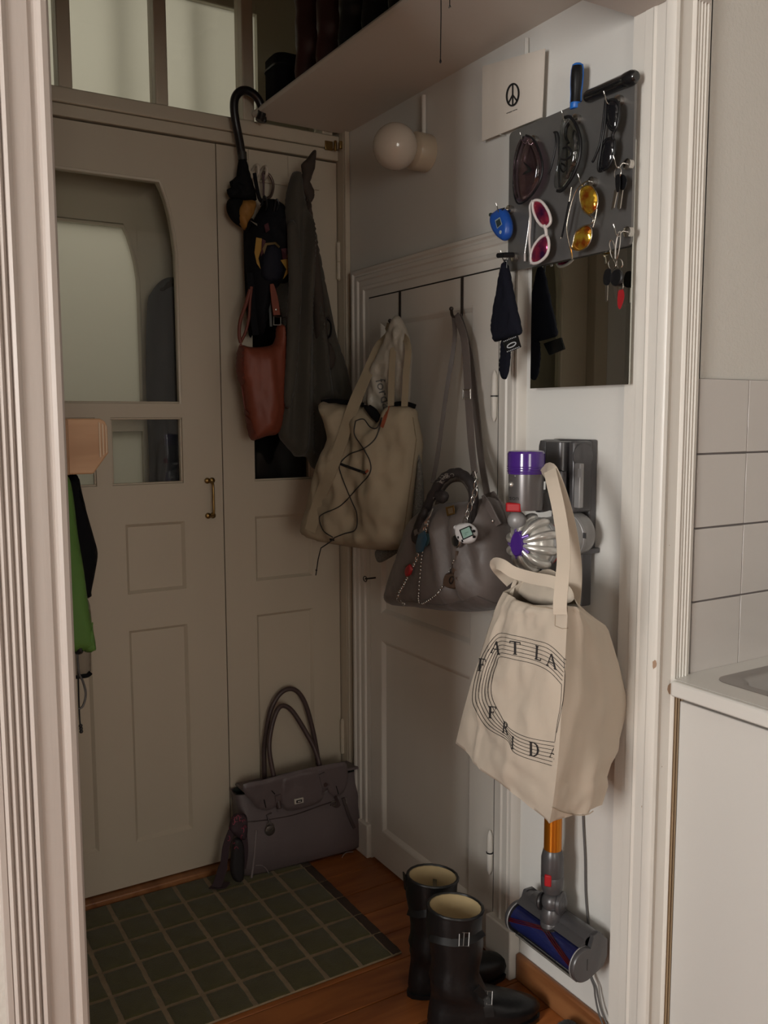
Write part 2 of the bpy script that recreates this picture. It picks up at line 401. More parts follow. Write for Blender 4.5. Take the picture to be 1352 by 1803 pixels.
hd = [(y, 2.25 + a) for a, y in [(p[0] - 1.402, p[1]) for p in casing_prof(1.402, 1, 1.2625)]]
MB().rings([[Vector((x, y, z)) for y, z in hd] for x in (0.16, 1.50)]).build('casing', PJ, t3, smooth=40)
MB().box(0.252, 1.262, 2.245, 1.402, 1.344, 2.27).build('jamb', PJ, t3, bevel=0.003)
# chips in the paint of the right casing
chipm = mat('bare_wood_chip', (0.36, 0.24, 0.16), 0.8)
def chip(m, x, y, z, w, h, dirx=True):
    pts = []
    for k in range(9):
        a = 2 * math.pi * k / 9; r = random.uniform(0.7, 1.2)
        pts.append(Vector((x + w * r * math.cos(a), y, z + h * r * math.sin(a))))
    m.prism(pts, (0, 0.001, 0))

for px_, py_, w_, h_ in ((1152, 1170, .0042, .010), (1180, 1213, .008, .014), (1147, 1640, .001, .004), (1165, 1350, .001, .0015), (1130, 1420, .0008, .003), (1178, 960, .0008, .0015)):
    jm = [o for o in t1.children if o.name.startswith(('jamb', 'casing'))]
    V_ = []; P_ = []
    for o in jm:
        k0 = len(V_); V_ += [v.co + WL[o.name] for v in o.data.vertices]; P_ += [tuple(i + k0 for i in p.vertices) for p in o.data.polygons]
    bt_ = BVHTree.FromPolygons(V_, P_); d_ = ray(px_, py_); hh_ = bt_.ray_cast(CAM, d_)
    if hh_[0] is not None:
        nn_ = hh_[1] if hh_[1].dot(d_) < 0 else -hh_[1]; uu_ = nn_.cross(Vector((0, 0, 1))).normalized(); c_ = hh_[0] + nn_ * .0004
        MB().add([c_ + uu_ * (w_ * random.uniform(.7, 1.2) * math.cos(2 * math.pi * k / 11)) + Vector((0, 0, h_ * random.uniform(.7, 1.2) * math.sin(2 * math.pi * k / 11))) for k in range(11)], [tuple(range(11))]).build('paint_chip', chipm, t1, smooth=0)

# back wall around the entrance doors
wb = MB(); wb.box(0.08, YB - 0.02, 0, 0.2, YB + 0.05, ZC); wb.box(1.45, YB - 0.02, 0, 2.0, YB + 0.05, ZC)
struct(wb.build('wall_back', PWALL, smooth=0))
t4 = spt('trim_4', (0.82, YB, 0))
fb = MB(); fb.box(1.395, YB - 0.045, 0, 1.45, YB + 0.06, ZC); fb.build('door_jamb', PD, t4, bevel=0.004)
MB().box(1.3955, YB - 0.055, 0, 1.4135, YB - 0.045, 2.36).build('stop_bead', PD, t4, bevel=0.003)
MB().box(0.2, YB - 0.045, 0, 0.268, YB + 0.06, ZC).build('door_jamb', PD, t4, bevel=0.004)
MB().box(0.268, YB - 0.012, 2.262, 1.395, YB + 0.06, 2.295).build('head_rail', PD, t4, bevel=0.003)
MB().box(0.2, YB - 0.03, 0.0, 1.42, YB + 0.12, 0.022).build('threshold', PINED, t4, bevel=0.004)
# transom light above the doors
wn = spt('window_1', (0.82, YB, 2.3))
tr_ = MB(); tr_.box(0.268, YB - 0.02, 2.296, 1.395, YB + 0.05, 2.336); tr_.build('window_frame', PD, wn, bevel=0.004)
MB().box(0.268, YB - 0.02, ZC - 0.05, 1.395, YB + 0.05, ZC).build('window_frame', PD, wn, bevel=0.004)
for x in (0.2775, 0.5595, 0.8245, 1.0895, 1.3545):
    MB().box(x - 0.0185, YB - 0.016, 2.336, x + 0.0185, YB + 0.045, ZC - 0.05).build('mullion', PD, wn, bevel=0.004)
for a, b in ((0.296, 0.541), (0.578, 0.806), (0.843, 1.071), (1.108, 1.336)):
    MB().box(a, YB + 0.012, 2.336, b, YB + 0.016, ZC - 0.05).build('pane', GLASS, wn, smooth=0)

def leaf(parent, xs, zs, kinds, y0, y1, m, rec=0.010):
    """door leaf as a grid of cells: S solid, P recessed panel, O opening"""
    mb = MB()
    for j in range(len(zs) - 1):
        for i_ in range(len(xs) - 1):
            k = kinds[j][i_]
            if k == 'S': mb.box(xs[i_], y0, zs[j], xs[i_ + 1], y1, zs[j + 1])
    # weld the grid so that no seam shows
    mb.build('door_frame', m, parent, smooth=0)
    for j in range(len(zs) - 1):
        for i_ in range(len(xs) - 1):
            k = kinds[j][i_]
            if k == 'P':
                a, b, c, d = xs[i_], xs[i_ + 1], zs[j], zs[j + 1]; e = 0.009
                p = MB()
                p.rings([[Vector((a, y0 + .0005, c)), Vector((b, y0 + .0005, c)), Vector((b, y0 + .0005, d)), Vector((a, y0 + .0005, d))],
                         [Vector((a + e, y0 + rec, c + e)), Vector((b - e, y0 + rec, c + e)), Vector((b - e, y0 + rec, d - e)), Vector((a + e, y0 + rec, d - e))]], True, False, True)
                p.build('panel', m, parent, smooth=0)
            elif k == 'G':
                a, b, c, d = xs[i_], xs[i_ + 1], zs[j], zs[j + 1]
                MB().box(a, y0 + 0.018, c, b, y0 + 0.022, d).build('pane', GLASS, parent, smooth=0)
                bd = MB(); e = 0.006
                for q in ((a, c, b, c + e), (a, d - e, b, d), (a, c + e, a + e, d - e), (b - e, c + e, b, d - e)): bd.box(q[0], y0 + 0.006, q[1], q[2], y0 + 0.0176, q[3])
                bd.build('glazing_bead', m, parent, bevel=0.002)
ARC = [(0.815, 2.129), (0.826, 2.108), (0.837, 2.078), (0.848, 2.035), (0.856, 1.985), (0.862, 1.93), (0.865, 1.86)]
def arch_fill(parent, y0, y1, m, cx, sc=1.0, top=2.129):
    for sx in (1, -1):
        P = [(cx + sx * min(x - 0.63, 0.2335), z) for x, z in ARC] + [(cx + sx * 0.234, 1.86), (cx + sx * 0.234, top)]
        MB().prism([Vector((x, y0, z)) for x, z in P], (0, y1 - y0, 0)).build('arch_corner', m, parent, smooth=0)
    # raised bead along the arch
    P = [(cx - min(x - 0.63, .232), z) for x, z in ARC[::-1]] + [(cx + min(x - 0.63, .232), z) for x, z in ARC]
    P = [(P[0][0], 1.49)] + P + [(P[-1][0], 1.49)]
    MB().tube([Vector((x, y0 + 0.004, z)) for x, z in P], 0.006, 6).build('arch_bead', m, parent, smooth=60)
# left leaf of the entrance door
d1 = spt('door_1', (0.628, YB, 0.027))
cxs = [0.270, 0.3975, 0.573, 0.606, 0.650, 0.683, 0.8585, 0.9855]
def door_leaf_left(d, y0, y1, m, hi, dz=0.0):
    xs = [0.270, 0.394, 0.573, 0.606, 0.650, 0.683, 0.862, 0.9855]
    zs = [0.027, 0.16, 0.818, 0.928, 1.136, 1.252, 1.449 + dz, 1.490 + dz, 2.129, 2.257]
    K = ['SSSSSSS', 'SPSSSPS', 'SSSSSSS', 'SPSSSPS', 'SSSSSSS', 'SOOSOOS', 'SSSSSSS', 'SOOOOOS', 'SSSSSSS']
    leaf(d, xs, zs, K, y0, y1, m)
    a, b = 0.394, 0.862
    arch_fill(d, y0, y1, m, 0.628)
    return a, b
door_leaf_left(d1, YB, YB + 0.04, PD, True)
for a, b, c, d in ((0.394, 0.862, 1.490, 2.129), (0.394, 0.606, 1.252, 1.449), (0.650, 0.862, 1.252, 1.449)):
    MB().box(a, YB + 0.018, c, b, YB + 0.022, d).build('pane', GLASS, d1, smooth=0)
    bd = MB(); e = 0.006
    for q in ((a, c, b, c + e), (a, c + e, a + e, d - e if d < 2 else 1.86), (b - e, c + e, b, d - e if d < 2 else 1.86)) + (((a, d - e, b, d),) if d < 2 else ()):
        bd.box(q[0], YB + 0.004, q[1], q[2], YB + 0.0176, q[3])
    bd.build('glazing_bead', PD, d1, bevel=0.002)
# brass pull on the left leaf
h = [up_at(362, py, 0.945, YB - 0.02) for py in (848, 862, 880, 898, 910)]
hp = [Vector((0.942, YB, h[0].z)), Vector((0.942, YB - 0.03, h[0].z - 0.004))] + [Vector((0.942, YB - 0.036, p.z)) for p in h[1:4]] + [Vector((0.942, YB - 0.03, h[4].z + 0.004)), Vector((0.942, YB, h[4].z))]
hm = MB().tube(crom(hp, 4), [0.004] * 25, 8)
for zc in (h[0].z, h[4].z):
    hm.lathe((0.935, YB - 0.003, zc + 0.002), (0, -1, 0), [(0.009, 0), (0.009, 0.004), (0.005, 0.007), (0.0, 0.008)], 12); hm.lathe((0.950, YB - 0.003, zc + 0.002), (0, -1, 0), [(0.009, 0), (0.009, 0.004), (0.005, 0.007), (0.0, 0.008)], 12)
hm.build('handle', BRASS, d1, smooth=50)
# narrow right leaf
d2 = spt('door_2', (1.19, YB, 0.027))
leaf(d2, [0.9885, 1.091, 1.292, 1.392], [0.027, 0.16, 0.818, 0.928, 1.136, 1.248, 1.449, 1.490, 1.98, 2.257],
     ['SSS', 'SPS', 'SSS', 'SPS', 'SSS', 'SGS', 'SSS', 'SGS', 'SSS'], YB - 0.001, YB + 0.04, PD)
for zc in (1.95, 0.36, 1.15):
    hb = MB(); hb.lathe((1.3935, YB - 0.012, zc - 0.055), (0, 0, 1), [(0.003, -0.006), (0.008, -0.002), (0.008, 0.05), (0.0065, 0.052), (0.008, 0.054), (0.008, 0.112), (0.003, 0.118)], 10)
    hb.build('hinge', PD, d2)
# small brown hinge of the transom at its right end
hg = MB(); o_ = ony(583, 257, YB - 0.022)
hg.box(o_.x - 0.022, YB - 0.024, o_.z - 0.014, o_.x + 0.006, YB - 0.019, o_.z + 0.014)
hg.lathe((o_.x + 0.011, YB - 0.03, o_.z - 0.016), (0, 0, 1), [(0.005, 0), (0.006, 0.016), (0.005, 0.032)], 8); hg.box(o_.x + 0.016, YB - 0.05, o_.z - 0.012, o_.x + 0.026, YB - 0.045, o_.z + 0.012)
hg.build('hinge', BRASS, wn, bevel=0.002)

# outer entrance doors and the landing beyond
d4 = spt('door_4', (0.628, YB + 0.25, 0.027))
PO = mat('outer_door_paint', (0.64, 0.61, 0.52), 0.5)
yo = YB + 0.25
cxo = 0.575
leafxs = [0.20, 0.36, 0.815 - 0.025, 0.97]
lo_ = MB()
for a, b, c, d in ((0.1, 0.34, 0.02, 2.3), (0.815, 1.42, 0.02, 2.3), (0.34, 0.815, 2.042, 2.3), (0.34, 0.815, 0.02, 1.23), (0.34, 0.815, 1.405, 1.447), (0.68, 0.712, 1.23, 1.405)): lo_.box(a, yo, c, b, yo + 0.04, d)
lo_.build('door_frame', PO, d4, smooth=0)
for P in ([(0.772, 2.042), (0.785, 2.015), (0.797, 1.975), (0.807, 1.93), (0.813, 1.88), (0.815, 1.8), (0.816, 2.042)],):
    MB().prism([Vector((x, yo, z)) for x, z in P], (0, 0.04, 0)).build('arch_corner', PO, d4)
MB().tube([Vector((x, yo - 0.002, z)) for x, z in [(0.34, 2.042), (0.772, 2.042), (0.785, 2.015), (0.797, 1.975), (0.807, 1.93), (0.813, 1.88), (0.8145, 1.8), (0.8145, 1.447)]], 0.007, 6).build('arch_bead', PO, d4, smooth=60)
MB().box(0.34, yo + 0.02, 1.447, 0.815, yo + 0.024, 2.042).build('pane', FROST, d4, smooth=0)
MB().box(0.34, yo + 0.02, 1.23, 0.815, yo + 0.024, 1.405).build('pane', FROST, d4, smooth=0)
w3 = spt('window_3', (0.8, yo, 2.3))
MB().box(0.1, yo, 2.3, 1.42, yo + 0.04, 2.36).build('window_frame', PO, w3)
MB().box(0.1, yo, ZC - 0.12, 1.42, yo + 0.04, ZC).build('window_frame', PO, w3)
zt = ony(470, 30, yo).z
for a, b in ((0.10, 0.30), (1.235, 1.42)): MB().box(a, yo, 2.36, b, yo + 0.04, ZC - 0.12).build('window_frame', PO, w3)
MB().box(0.3, yo, zt, 1.235, yo + 0.04, ZC - 0.12).build('window_frame', PO, w3, bevel=0.004)
MB().box(0.3, yo + 0.02, 2.36, 1.235, yo + 0.024, zt).build('pane', FROST, w3, smooth=0)
for x in (0.79, 1.03): MB().box(x - 0.012, yo + 0.06, 2.36, x + 0.012, yo + 0.08, zt).build('mullion', PO, w3)
# vestibule sides and landing shell
PV = mat('vestibule_paint', (0.66, 0.62, 0.53), 0.6)
ws = MB(); ws.box(0.06, YB + 0.06, 0, 0.1, 3.75, ZC); ws.box(1.42, YB + 0.06, 0, 1.46, 3.75, ZC)
struct(ws.build('wall_vestibule', PV, smooth=0))
struct(MB().box(0.0, 3.75, 0, 2.0, 3.8, ZC).build('wall_landing', PWALL, smooth=0))
struct(MB().box(0.1, YB + 0.06, 2.27, 1.42, yo, 2.29).build('trim_7', PV, smooth=0))

# ------------------------------------------------------------------ closet door in the right wall
def wx(d, y, z): return Vector((XR - d, y, z))
t5 = spt('trim_5', (XR, 2.1, 0))
CP = [(0.0, 0.0), (0.0, 0.012), (0.022, 0.013), (0.026, 0.018), (0.034, 0.0195), (0.038, 0.016), (0.052, 0.017), (0.056, 0.022), (0.066, 0.0235), (0.069, 0.020), (0.074, 0.021), (0.079, 0.0265), (0.086, 0.027), (0.09, 0.021), (0.092, 0.0)]
def casing_path(y0, y1, zt_, prof):
    # left leg, head, right leg with mitres; y0 > y1
    m = MB()
    legs = []
    for (yy_, zz_, oy, oz) in ((y0, 0.0, 1, 0), (y0, zt_, 1, 1), (y1, zt_, -1, 1), (y1, 0.0, -1, 0)):
        legs.append([wx(h_, yy_ + oy * w_, zz_ + oz * w_) for w_, h_ in prof])
    m.rings(legs); return m
casing_path(2.411, 1.766, 1.815, CP).build('casing', PW, t5, smooth=30)
MB().box(XR - 0.034, 1.669, 0, XR, 1.772, 0.135).build('plinth', PW, t5, bevel=0.004)
MB().box(XR - 0.028, 2.412, 0, XR, 2.505, 0.115).build('plinth', PW, t5, bevel=0.004)
d3 = spt('door_3', (XR, 2.09, 0.01))
ys = [1.768, 1.876, 2.345, 2.409]; zs = [0.012, 0.116, 0.752, 0.836, 1.735, 1.811]
mb = MB()
xf = XR - 0.004
for j in range(5):
    for i in range(3):
        if not (i == 1 and j in (1, 3)): mb.box(xf, ys[i], zs[j], XR - 0.001, ys[i + 1], zs[j + 1])
mb.build('door_frame', PW, d3, smooth=0)
xf0 = XR - 0.0005
# the frame stands 14 mm proud of its panels: thicken it towards the room
mb2 = MB()
for j in range(5):
    for i in range(3):
        if not (i == 1 and j in (1, 3)): mb2.box(XR - 0.012, ys[i], zs[j], XR - 0.004, ys[i + 1], zs[j + 1])
bpy.data.objects.remove(bpy.data.objects['door_frame.002'] if 'door_frame.002' in bpy.data.objects and bpy.data.objects['door_frame.002'].parent == d3 else [o for o in d3.children if o.name.startswith('door_frame')][0])
mbx = MB()
for j in range(5):
    for i in range(3):
        if not (i == 1 and j in (1, 3)): mbx.box(XR - 0.012, ys[i], zs[j], XR - 0.0005, ys[i + 1], zs[j + 1])
mbx.build('door_frame', PW, d3, smooth=0)
for j in (1, 3):
    a, b, c, d = ys[1], ys[2], zs[j], zs[j + 1]; e = 0.016
    MB().rings([[wx(0.012, a, c), wx(0.012, b, c), wx(0.012, b, d), wx(0.012, a, d)],
                [wx(0.0105, a + e * .3, c + e * .3), wx(0.0105, b - e * .3, c + e * .3), wx(0.0105, b - e * .3, d - e * .3), wx(0.0105, a + e * .3, d - e * .3)],
                [wx(0.002, a + e, c + e), wx(0.002, b - e, c + e), wx(0.002, b - e, d - e), wx(0.002, a + e, d - e)]], True, False, True).build('panel', PW, d3, smooth=0)
MB().box(XR - 0.0126, 1.768, 1.8113, XR - 0.001, 2.409, 1.8146).build('door_gap', DARK, d3, smooth=0)
MB().box(XR - 0.0126, 1.7660, 0.012, XR - 0.001, 1.7678, 1.811).build('door_gap', DARK, d3, smooth=0)
for py0, py1, pxx in ((652, 742, 870), (1462, 1540, 862)):
    p0 = wallp(0.02).px(pxx, py0); p1 = wallp(0.02).px(pxx, py1); Lh = p0.z - p1.z
    hb = MB(); hb.lathe((XR - 0.019, p0.y, p1.z), (0, 0, 1), [(0.002, 0), (0.0075, 0.012), (0.0085, Lh * .47), (0.0075, Lh * .485), (0.0075, Lh * .51), (0.0085, Lh * .53), (0.0075, Lh - 0.012), (0.002, Lh)], 12)
    hh = hb.build('hinge', PW, d3)
    MB().lathe((XR - 0.019, p0.y, p1.z + Lh * .485), (0, 0, 1), [(0.0095, 0), (0.0095, 0.003)], 12).build('hinge_ring', BLACK, hh)
# key left in the closet lock
kp = wallp(0.02).px(655, 1017)
km = MB(); km.tube([wx(0.012, kp.y - .008, kp.z), wx(0.05, kp.y - .008, kp.z)], 0.0025, 8)
km.tube([wx(0.05 , kp.y - .008 + 0.011 * math.cos(a), kp.z + 0.008 * math.sin(a)) for a in [2 * math.pi * k / 16 for k in range(16)]], 0.0016, 6, True)
tag(km.build('key', BLACK), 'black bow key left in the lock of the white closet door', 'key')
rb = MB(); q = wallp(0.03).px(703, 980); rb.tube([q + Vector((0, 0.004, 0.012)), q + Vector((0, -0.004, 0.006)), q + Vector((0, 0.0, -0.02))], 0.004, 6)
# baseboard by the vacuum
bbp = MB().box(XR - 0.016, 1.345, 0.0, XR, 1.668, 0.073); struct(bbp.build('baseboard_right', PINED, bevel=0.006))

# ------------------------------------------------------------------ kitchen corner
tw = bpy.data.objects['wall_front']
MB().box(1.512, 1.2555, 0.88, 3.0, 1.2615, 1.527).build('grout', GROUT, tw, smooth=0)
for j, (z0, z1) in enumerate(((0.895, 1.0515), (1.0555, 1.2100), (1.2140, 1.3675), (1.3715, 1.526))):
    x = 1.5225
    while x < 2.98:
        x1 = min(x + 0.1565, 2.99); MB().box(x, 1.2505, z0, x1, 1.2556, z1).build('tile', TILE, tw, bevel=0.0012); x += 0.1588
ct = thing('kitchen_counter', (2.1, 0.2, 0.865), 'white laminate worktop with a rounded inset sink beside the doorway casing', 'worktop')
LAM = mat('white_laminate', (0.66, 0.645, 0.61), 0.35)
sx0, sx1, sy0, sy1 = 1.535, 1.95, 0.42, 1.185
cm = MB()
cm.box(1.459, -1.0, 0.866, 2.1, sy0, 0.8995); cm.box(1.459, sy1, 0.866, 2.1, 1.2495, 0.8995); cm.box(1.459, sy0, 0.866, sx0, sy1, 0.8995); cm.box(sx1, sy0, 0.866, 2.1, sy1, 0.8995)
ctop = cm.build('worktop', LAM, ct, smooth=0)
MB().box(1.4435, -1.0, 0.8662, 1.4588, 1.2345, 0.8995).build('front_edge', LAM, ct, bevel=.004)
def rrect(x0, x1, y0, y1, r, z, n=6):
    P = []
    for cx_, cy_, a0 in ((x1 - r, y1 - r, 0), (x0 + r, y1 - r, 90), (x0 + r, y0 + r, 180), (x1 - r, y0 + r, 270)):
        for k in range(n + 1): a = math.radians(a0 + 90 * k / n); P.append(Vector((cx_ + r * math.cos(a), cy_ + r * math.sin(a), z)))
    return P
STEEL = mat('brushed_steel', (0.42, 0.40, 0.39), 0.35, 1.0)
skn = thing('sink', (1.74, 0.8, 0.75), 'inset stainless steel sink let into the white worktop', 'sink')
MB().rings([rrect(sx0 - .012, sx1 + .012, sy0 - .012, sy1 + .012, 0.038, 0.8998), rrect(sx0 - .012, sx1 + .012, sy0 - .012, sy1 + .012, 0.038, 0.9008), rrect(sx0 + .012, sx1 - .012, sy0 + .012, sy1 - .012, 0.05, 0.9008), rrect(sx0 + .024, sx1 - .024, sy0 + .024, sy1 - .024, 0.05, 0.893), rrect(sx0 + .045, sx1 - .045, sy0 + .045, sy1 - .045, 0.05, 0.77), rrect(sx0 + .08, sx1 - .08, sy0 + .08, sy1 - .08, 0.05, 0.762)], True, False, True).build('basin', STEEL, skn, smooth=50)
sd = onz(1350, 1212, 0.865); 
MB().lathe((sd.x + 0.02, sd.y, 0.80), (0, 0, 1), [(0.03, 0), (0.03, 0.055), (0.02, 0.06), (0.0, 0.06)], 20).build('drain_stopper', BLACK, skn)
cb = thing('base_cabinet', (1.8, 0.4, 0), 'plain white flat-fronted base cabinet under the worktop', 'cabinet')
CABW = mat('cabinet_white', (0.62, 0.605, 0.575), 0.45)
bd_ = MB(); bd_.box(1.49, 1.218, 0.08, 2.08, 1.236, 0.858); bd_.box(1.49, -1.0, 0.08, 2.08, -.982, 0.858); bd_.box(2.066, -.98, 0.08, 2.08, 1.217, 0.858); bd_.box(1.49, -.98, 0.08, 2.065, 1.217, 0.098)
bd_.build('carcass', CABW, cb, smooth=0)
MB().box(1.4705, 0.64, 0.09, 1.489, 1.232, 0.852).build('door', CABW, cb, bevel=0.002)
MB().box(1.4705, 0.03, 0.09, 1.489, 0.635, 0.852).build('door', CABW, cb, bevel=0.002)
MB().box(1.53, -1.0, 0.0, 2.05, 1.23, 0.08).build('plinth', CABW, cb, smooth=0)

# ================================================================== rug, shelf, lamp, card
rg = thing('rug', (0.75, 2.25, 0), 'green carved-pile rug with a grid of squares and dark end border', 'rug')
RUGB = mat('rug_joint_pile', (0.32, 0.24, 0.15), 0.95, var=0.3, vscale=60, bump=0.6, bscale=500)
RUGG = mat('rug_green_pile', (0.080, 0.070, 0.020), 0.95, var=0.25, vscale=40, bump=0.8, bscale=450, sheen=0.2)
RUGD = mat('rug_dark_border', (0.045, 0.028, 0.02), 0.95, bump=0.6, bscale=450)
X0, X1, Y0, Y1 = 0.275, 1.207, 1.912, 2.568
MB().box(X0, Y0, 0.0008, X1, Y1, 0.0065).build('backing', RUGB, rg, bevel=0.003)
ylines = [Y0] + [1.912 + 0.1093 * k for k in range(1, 6)] + [Y1]
def tile_mesh(x0, x1, y0, y1):
    n = 5; P = []
    def ring(e, z, j):
        R = []
        for (ax, ay, bx, by) in ((x0 + e, y0 + e, x1 - e, y0 + e), (x1 - e, y0 + e, x1 - e, y1 - e), (x1 - e, y1 - e, x0 + e, y1 - e), (x0 + e, y1 - e, x0 + e, y0 + e)):
            for k in range(n): t = k / n; R.append(Vector((ax + (bx - ax) * t + random.uniform(-j, j), ay + (by - ay) * t + random.uniform(-j, j), z)))
        return R
    m = MB(); m.rings([ring(0, 0.005, .0012), ring(0.0005, 0.0085, .0012), ring(0.005, 0.0102, .0006)]); return m
x = 1.174
while x > X0 + 0.03:
    for k in range(6):
        tile_mesh(max(x - 0.0870, X0 + .002), x, ylines[k] + 0.0065 - (0.004 if k == 0 else 0), ylines[k + 1] - 0.0065).build('pile_square', RUGG, rg, smooth=50)
    x -= 0.0995
for k in range(6): tile_mesh(1.179, X1 - .001, ylines[k] + 0.003, ylines[k + 1] - 0.003).build('border_square', RUGD, rg, smooth=50)

hs = thing('hat_shelf', (1.25, 2.0, 2.343), 'wide white hat shelf below the ceiling holding boots', 'shelf')
SHW = mat('shelf_white', (0.60, 0.55, 0.49), 0.5)
MB().rings([[Vector((1.414, y, 2.343)), Vector((1.414, y, 2.366)), Vector((1.108, y, 2.366)), Vector((1.098, y, 2.362)), Vector((1.094, y, 2.3545)), Vector((1.098, y, 2.347)), Vector((1.108, y, 2.343))] for y in (1.36, 2.575)]).build('board', SHW, hs, smooth=40)
MB().lathe((1.125, 2.555, 2.328), (0, 0, 1), [(0.006, 0), (0.008, 0.004), (0.008, 0.0148)], 10).build('peg', BLACK, hs)

# dark boots standing on the shelf, toes against the wall
OXB = mat('oxblood_leather', (0.055, 0.012, 0.010), 0.42, var=0.4, vscale=14, bump=0.25, bscale=70)
BLKL = mat('black_leather', (0.007, 0.007, 0.0075), 0.36, bump=0.3, bscale=70, spec=.35)
def shaft_boot(name, heel, toe, h, rs, m, label, cat, group=None, lining=None, foot_l=0.28, lean=(0, 0), pull=True, sole=None):
    """tall boot: heel & toe plan points, sole height z0 = heel.z"""
    heel = Vector(heel); toe = Vector(toe); z0 = heel.z; d = (toe - heel); L = d.length; d.normalize(); s = Vector((-d.y, d.x, 0)); up = Vector((0, 0, 1))
    t = thing(name, heel + d * L * .4, label, cat, group)
    n = 20; R = []
    def ring(c, a, b, tilt=0.0):
        return [c + d * (a * math.cos(q)) + s * (b * math.sin(q)) + up * (tilt * math.cos(q)) for q in [2 * math.pi * k / n for k in range(n)]]
    # shaft from the top down, then the foot as sections along the sole
    ax = heel + d * rs * 1.05
    zs = [h, h * .86, h * .72, h * .6, h * .52, h * .45]
    rr = [rs, rs * .985, rs * .96, rs * .90, rs * .86, rs * .90]
    sh = [ring(ax + up * z + d * (0.004 * math.sin(z * 40)) + Vector((lean[0], lean[1], 0)) * (z / h), r, r * .92, -0.006 if i == 0 else 0.0) for i, (z, r) in enumerate(zip(zs, rr))]
    outer = MB(); Rs = sh[::-1]
    # close to the foot: lower shaft rings spread forward
    low = [ring(heel + d * (L * .475) + up * .012, L * .455, rs * .66), ring(heel + d * (L * .485) + up * .035, L * .475, rs * .76), ring(heel + d * (L * .47) + up * .056, L * .45, rs * .75, -0.006), ring(heel + d * (L * .41) + up * .074, L * .375, rs * .72, -0.012), ring(heel + d * (L * .33) + up * .088, L * .29, rs * .76, -0.014), ring(heel + d * (L * .27) + up * .1, L * .235, rs * .82, -0.010), ring(heel + d * (L * .255) + up * .118, L * .215, rs * .86, -0.006)]
    outer.rings(low + Rs, True, True, False)
    inner = [ring(ax + up * (h + .001) + Vector((lean[0], lean[1], 0)), rs - .006, rs * .92 - .006, -0.006), ring(ax + up * (h - .03) + Vector((lean[0], lean[1], 0)), rs - .007, rs * .92 - .007), ring(ax + up * (h * .6), rs * .82, rs * .76), ring(ax + up * (h * .5), rs * .5, rs * .45)]
    outer.build('upper', m, t, smooth=70)
    lm = MB(); lm.rings(inner, True, False, True); lm.build('lining', lining or m, t, smooth=60)
    cf = MB(); cf.tube(ring(ax + up * h + Vector((lean[0], lean[1], 0)), rs - .002, rs * .92 - .002, -0.006), 0.0042, 6, True); cf.build('collar', m, t, smooth=60)
    so = MB(); so.rings([ring(heel + d * (L * .48) + up * .0005, L * .475, rs * .70), ring(heel + d * (L * .48) + up * .012, L * .48, rs * .73)])
    so.build('sole', sole or BLACK, t, smooth=50)
    return t, ax, d, s
g = 'boots on the hat shelf'
zsf = 2.3665
def shelf_boot(px, y_, m, label, h=0.36, rs=0.052):
    hx = 1.105 + 0.012
    p = Vector((hx, y_, zsf)); return shaft_boot('boot', p, p + Vector((0.27, 0.0, 0)), h, rs, m, label, 'boot', g)
shelf_boot(0, 2.33, OXB, 'dark red leather boot on the shelf nearest the entrance door end', .38, .05)
shelf_boot(0, 2.20, OXB, 'second dark red leather boot along the hat shelf', .38, .052)
shelf_boot(0, 2.075, BLKL, 'black tall boot on the shelf just after the red pair', .40, .055)
shelf_boot(0, 1.955, BLKL, 'black tall boot second after the red pair', .40, .055)
shelf_boot(0, 1.83, BLKL, 'black tall boot third after the red pair', .40, .055)
sb = thing('shoe_box', (1.2, 2.47, zsf), 'small black soft case at the far end of the hat shelf', 'case')
MB().rings([rrect(1.112, 1.30, 2.425, 2.535, .03, z) for z in (zsf, zsf + .01, zsf + .10, zsf + .118)] + [rrect(1.118, 1.29, 2.435, 2.525, .03, zsf + .126)]).build('body', SATIN, sb, smooth=50)
MB().rings([rrect(1.110, 1.302, 2.423, 2.537, .03, z) for z in (zsf + .088, zsf + .094)]).build('zip', BLACK, sb)
# pull cord hanging in front of the shelf
cp = onz(776, -60, 2.343); ce = up_at(775, 108, cp.x, cp.y)
cd = MB(); cd.tube([cp + Vector((0, 0, -.0008)), Vector((cp.x + .001, cp.y, (cp.z + ce.z) / 2)), ce], 0.0011, 6); cd.lathe(ce + Vector((0, 0, -0.004)), (0, 0, 1), [(0.0008, 0), (0.0026, 0.003), (0.001, 0.009)], 8)
tag(cd.build('pull_cord', BLACK), 'thin black pull cord hanging down under the hat shelf', 'cord')
c2 = onz(792, -40, 2.343); c2e = up_at(793, 8, c2.x, c2.y)
tag(MB().tube([c2 + Vector((0, 0, -.0008)), c2e], 0.001, 6).tube([c2e + Vector((0, 0.003, -.006)), c2e, c2e + Vector((0, -.003, -.006))], 0.001, 5).build('pull_cord', BLACK), 'short knotted cord end at the top edge beside the long cord', 'cord')

